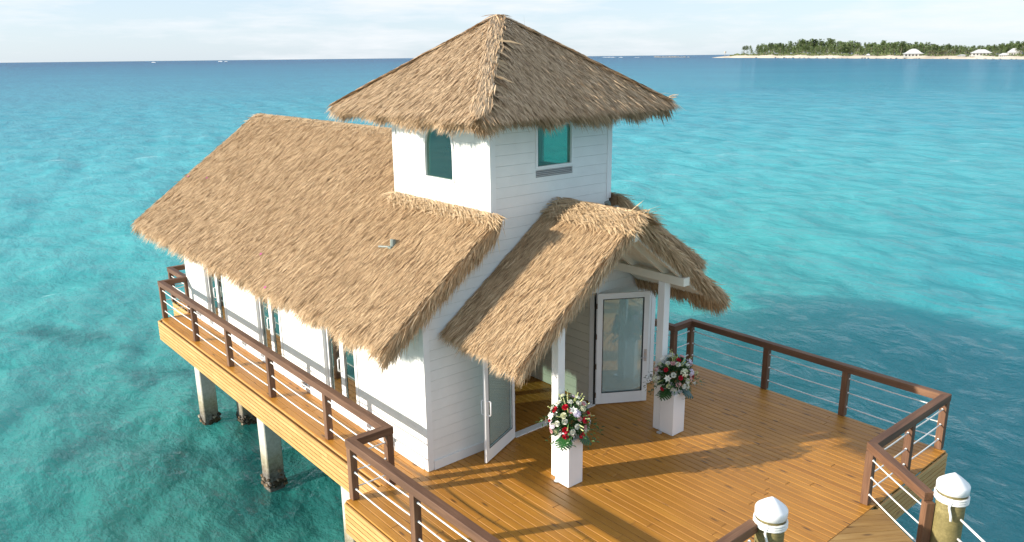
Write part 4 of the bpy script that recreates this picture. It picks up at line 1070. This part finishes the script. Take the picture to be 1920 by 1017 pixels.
for u in us:
    s = shore(u); dv = Vector((s.x - CAM.x, s.y - CAM.y, 0)); D = dv.length; dv.normalize(); k = min(1, max(.02, (u - 1335) / 60))
    j = 1 + .25 * math.sin(u * .11) + .15 * math.sin(u * .37)
    h1 = 1.6e-3 * D * k * j; h2 = 2.6e-3 * D * k
    rows.append([s + Vector((0, 0, -1)), s + dv * D * .012 * k + Vector((0, 0, h1 * .5)), s + dv * D * .03 * k + Vector((0, 0, h1 + h2 * .4)), s + dv * D * .10 * k + Vector((0, 0, h1 + h2)), s + dv * D * .45 * k + Vector((0, 0, h1 + h2)), s + dv * D * .5 * k + Vector((0, 0, -1))])
nc = len(rows[0]); vs = [p for r_ in rows for p in r_]; fs = [(i * nc + j, (i + 1) * nc + j, (i + 1) * nc + j + 1, i * nc + j + 1) for i in range(len(rows) - 1) for j in range(nc - 1)]
mb.add(vs, fs); isl = mb.build('island', M['sand'], None); tag(isl, kind='structure')
def ground_at(u, back):     # point on the island: back = fraction of distance behind the shoreline
    s = shore(u); dv = Vector((s.x - CAM.x, s.y - CAM.y, 0)); D = dv.length; dv.normalize(); k = min(1, max(.02, (u - 1335) / 60)); j = 1 + .25 * math.sin(u * .11) + .15 * math.sin(u * .37)
    h1 = 1.6e-3 * D * k * j; h2 = 2.6e-3 * D * k
    zz = np.interp(back, [0, .012 * k, .03 * k, .10 * k, .45 * k], [-1, h1 * .5, h1 + h2 * .4, h1 + h2, h1 + h2])
    return s + dv * D * back + Vector((0, 0, float(zz))), D
def tree_proto(kind, seed):
    """unit-height tree: feathery casuarina (tall, ragged) or palm"""
    random.seed(seed); mb = MB()
    if kind == 'casuarina':
        mb.tube([(0, 0, 0), (random.uniform(-.02, .02), 0, .5), (random.uniform(-.03, .03), 0, .95)], [.018, .012, .003], 5, mi=1)
        wmax = random.uniform(.17, .27); lobes = [(random.uniform(.25, .95), random.uniform(0, 6.28), random.uniform(.5, 1.1)) for _ in range(9)]
        for k in range(430):
            z0, ph, s = random.choice(lobes); z = min(1, max(.16, random.gauss(z0, .10))); r = wmax * (1 - z * .82) ** .75 * random.uniform(.15, 1) * s
            a = random.gauss(ph, .75); p = Vector((r * math.cos(a), r * math.sin(a), z)); d = Vector((math.cos(a) * .5, math.sin(a) * .5, random.uniform(-.2, 1))).normalized(); sd = Vector((random.gauss(0, 1), random.gauss(0, 1), random.gauss(0, .3))).normalized(); ln = random.uniform(.05, .11)
            mb.add([p - sd * .018, p + d * ln * .5 + sd * .024, p + d * ln, p + d * ln * .5 - sd * .012], [(0, 1, 2, 3)], random.random())
    else:
        mb.tube([(0, 0, 0), (.03, 0, .45), (.05, 0, .78)], [.025, .018, .015], 6, mi=1)
        for k in range(18):
            a = 6.283 * k / 18 + random.uniform(-.15, .15); el = random.uniform(-.1, .9); prev = Vector((.05, 0, .78)); d = Vector((math.cos(a), math.sin(a), el)).normalized(); sd = Vector((-math.sin(a), math.cos(a), 0))
            for j in range(4):
                nx = prev + d * .10; w0, w1 = .045 * (1 - j * .2), .045 * (1 - (j + 1) * .2); mb.add([prev - sd * w0, nx - sd * w1, nx + sd * w1, prev + sd * w0], [(0, 1, 2, 3)], random.random()); prev = nx; d = (d + Vector((0, 0, -.35))).normalized()
    me = mb.build('tmp', [M['casu' if kind == 'casuarina' else 'palm'], M['bark']], None); d_ = me.data; bpy.data.objects.remove(me); return d_
casu = [tree_proto('casuarina', s) for s in range(1, 7)]; palm = [tree_proto('palm', s) for s in range(20, 23)]
for d_ in casu: d_.name = 'casuarina_tree'
for d_ in palm: d_.name = 'palm_tree'
random.seed(77)
def plant(me, name, u, back, hpx, label, cat, group):
    g, D = ground_at(u, back); o = bpy.data.objects.new(name, me); COL.objects.link(o); o.location = g - Vector((0, 0, .3)); h = hpx / FPX * (D * (1 + back)) ; wv = random.uniform(1.5, 2.2) if name != 'palm_tree' else 1.1
    o.scale = (h * wv, h * wv, h); o.rotation_euler = (0, 0, random.uniform(0, 6.28)); tag(o, label, cat, group); return o
prof = [(1375, 6), (1390, 12), (1408, 14), (1416, 17), (1440, 19), (1465, 20), (1480, 23), (1510, 26), (1560, 25), (1590, 23), (1606, 20), (1625, 21), (1650, 22), (1700, 21), (1760, 18), (1800, 15), (1840, 14), (1870, 17), (1900, 21), (1940, 20), (1990, 19)]
pu, ph = zip(*prof)
for u, h in ((1394, 14), (1400, 15), (1407, 16)): plant(casu[int(u) % 6], 'casuarina_tree', u, .07, h, {1394: 'leftmost slim casuarina standing apart near the island tip', 1400: 'slim casuarina second from the sandy tip of the island', 1407: 'slim casuarina third from the sandy tip of the island'}[u], 'tree', 'lone casuarinas near the island tip')
for i in range(270):
    u = 1418 + 560 * (i + random.random()) / 270; row = random.choice((0, 0, 1)); h = float(np.interp(u, pu, ph)) * random.uniform(.74, .98) * (.72 if row and u < 1620 and u > 1470 else 1)
    plant(random.choice(casu), 'casuarina_tree', u, .06 if row else random.uniform(.09, .16), h, 'feathery green casuarina in the dense tree belt behind the island beach', 'tree', 'casuarinas in the island tree belt')
for i in range(26):
    u = 1738 + 52 * i / 25 + random.uniform(-1, 1); plant(random.choice(palm), 'palm_tree', u, .048, random.uniform(9, 12.5), 'short coconut palm in the row between the white pavilion and the beach houses', 'palm', 'palms along the beach between the houses')
for i in range(20):
    u = random.choice((random.uniform(1796, 1822), random.uniform(1852, 1880), random.uniform(1905, 1930))); plant(random.choice(palm), 'palm_tree', u, .055, random.uniform(8, 12), 'small coconut palm beside the low beach houses', 'palm', 'palms beside the low beach houses')
# scrub along the top of the beach: uncountable
mb = MB()
for i in range(5200):
    u = 1368 + 620 * random.random(); bk = random.uniform(.034, .085) * (1 if u > 1395 else .9); g, D = ground_at(u, bk)
    hm = (2.2 if u < 1420 else (4.4 if not 1600 < u < 1700 else 6.6)) / FPX * D; 
    z = random.random() ** .7 * hm * (.6 + .4 * math.sin(u * .31) * math.sin(u * .083 + 1)); sz = D * .0011 * random.uniform(.7, 1.3)
    p = g + Vector((0, 0, z)); a = random.random() * 3.14; sd = Vector((math.cos(a), math.sin(a), random.gauss(0, .3))); u2 = Vector((random.gauss(0, .3), random.gauss(0, .3), 1))
    mb.add([p - sd * sz * .6, p + u2 * sz * .5 * -1, p + sd * sz * .6, p + u2 * sz * .7], [(0, 1, 2, 3)], random.random())
o = mb.build('undergrowth', M['scrub'], None); tag(o, 'low green scrub along the top of the island beach', 'undergrowth', None, 'stuff')
# shoreline rocks
for i in range(64):
    u = 1412 + 520 * random.random(); g, D = ground_at(u, random.uniform(.0, .006)); s = D * random.uniform(.0006, .0018)
    mb = MB(); n = 7; vs = []
    for zl, rr in ((-.4, 1), (.25, .9), (.6, .45)):
        for k in range(n): a = 6.283 * k / n; q = rr * random.uniform(.7, 1.2); vs.append((q * math.cos(a) * s * 1.5, q * math.sin(a) * s, zl * s * random.uniform(.7, 1.2)))
    fs = [(r_ * n + k, r_ * n + (k + 1) % n, (r_ + 1) * n + (k + 1) % n, (r_ + 1) * n + k) for r_ in range(2) for k in range(n)] + [tuple(range(2 * n, 3 * n))]
    mb.add(vs, fs); ob = mb.build('shore_rock', M['rock'], None); ob.location = g + Vector((0, 0, .5)); tag(ob, 'grey rock at the waterline of the island beach', 'rock', 'rocks along the island waterline')
# houses
def house(u, back, wpx, hpx, label, cat, kind):
    g, D = ground_at(u, back); s = D * (1 + back) / FPX; wd, ht = wpx * s, hpx * s
    o = empty('beach_house' if kind != 'tent' else 'beach_pavilion', tuple(g), label=label, cat=cat)
    o.rotation_euler = (0, 0, math.atan2(-(g.x - CAM.x), (g.y - CAM.y)))
    w2 = wd / 2; wh = ht * (.36 if kind == 'tent' else .42); d2 = w2 * .7
    def add(mb, name, mt): ob = mb.build(name, mt, None); ob.parent = o; return ob
    mb = MB(); mb.box(-w2 * .84, w2 * .84, -d2 * .84, d2 * .84, -ht * .15, wh * 1.02); wall = add(mb, 'wall', M['beach_wall'])
    mb = MB()
    lv = [(w2, d2, wh), (w2 * .72, d2 * .72, wh + (ht - wh) * .22), (w2 * .36, d2 * .36, wh + (ht - wh) * .80), (w2 * .14, d2 * .14, ht)] if kind == 'tent' else [(w2, d2, wh), (w2 * .30, d2 * .02, ht)]
    vs = []
    for a, b, z in lv: vs += [(-a, -b, z), (a, -b, z), (a, b, z), (-a, b, z)]
    fs = [(i * 4 + k, i * 4 + (k + 1) % 4, i * 4 + 4 + (k + 1) % 4, i * 4 + 4 + k) for i in range(len(lv) - 1) for k in range(4)] + [tuple(range(len(vs) - 4, len(vs))), (3, 2, 1, 0)]
    mb.add(vs, fs); add(mb, 'roof', M['tile'])
    for k in range(5):
        x = w2 * .84 * (-.72 + .36 * k); mb = MB(); mb.box(x - w2 * .07, x + w2 * .07, -d2 * .84 - .25, -d2 * .84 - .02, wh * .2, wh * .75); add(mb, 'window', M['gasket'])
house(1711, .030, 33, 12, 'large white beach pavilion with a domed tent roof against the trees', 'pavilion', 'tent')
house(1838, .040, 31, 9.5, 'white beach house with a broad hipped roof right of the palm row', 'house', 'hip')
house(1882, .036, 17, 5.5, 'small low white beach house with rounded roof left of the last house', 'house', 'hip')
house(1901, .055, 22, 11, 'white beach house with tall pitched roof, rightmost on the shore', 'house', 'hip')
house(1803, .034, 15, 2.6, 'long flat white beach shelter beside the palm row', 'shelter', 'hip')
house(1823, .030, 12, 2.4, 'short flat white beach shelter in front of the broad hipped house', 'shelter', 'hip')
house(1627, .028, 8, 4.0, 'tiny white hut standing alone on the middle of the beach', 'hut', 'hip')
# beacon pole at the tip
g, D = ground_at(1359, .02); mb = MB(); mb.tube([g, g + Vector((0, 0, 9 / FPX * D))], .8, 6); mb.box(g.x - 2.4, g.x + 2.4, g.y - 2.4, g.y + 2.4, g.z + 6.5 / FPX * D, g.z + 9.2 / FPX * D)
tag(mb.build('beacon', M['rock'], None), 'thin channel marker post on the sandy tip of the island', 'beacon')
# far reef with breaking surf
m, nt, bs = mat('surf_foam'); bs.inputs['Base Color'].default_value = (.85, .87, .88, 1); bs.inputs['Roughness'].default_value = .9; M['foam'] = m
def lump(mb, u0, u1, v, hpx, n, mt=None):
    for k in range(n):
        u = u0 + (u1 - u0) * random.random(); p = at(u, v + random.uniform(-.2, .2), 2, WZ); D = (p - CAM).length; s = D / FPX; w_ = random.uniform(1.0, 3.2) * s; h = hpx * s * random.uniform(.4, 1)
        mb.box(p.x - w_, p.x + w_, p.y - w_ * .4, p.y + w_ * .4, WZ - 1, WZ + h) if False else mb.add([(p.x - w_, p.y + w_, WZ - .5), (p.x + w_, p.y - w_, WZ - .5), (p.x + w_ * .6 + w_ * .5, p.y - w_ * .6 + w_ * .5, WZ - .5), (p.x - w_ * .6 + w_ * .5, p.y + w_ * .6 + w_ * .5, WZ - .5), (p.x, p.y, WZ + h), (p.x - w_ * .5, p.y + w_ * .5, WZ + h * .7), (p.x + w_ * .5, p.y - w_ * .5, WZ + h * .7)],
            [(0, 1, 6, 4, 5), (1, 2, 6), (2, 3, 5, 4, 6), (3, 0, 5)])
mb = MB(); lump(mb, 1228, 1268, 107.6, 1.4, 26); lump(mb, 1268, 1296, 107.6, 1.0, 8); o = mb.build('reef_rocks', M['sand'], None); tag(o, 'line of pale rocks breaking the sea left of the island tip', 'rocks', None, 'stuff')
mb = MB(); lump(mb, 1132, 1153, 107.9, .8, 12); lump(mb, 1162, 1170, 107.9, .6, 5); lump(mb, 1190, 1200, 108.1, .35, 4); lump(mb, 284, 289, 117.6, .9, 4); lump(mb, 410, 416, 116.0, 1.1, 5); lump(mb, 422, 424, 116.0, .9, 2)
o = mb.build('surf', M['foam'], None); tag(o, 'white breakers near the horizon', 'surf', None, 'stuff')
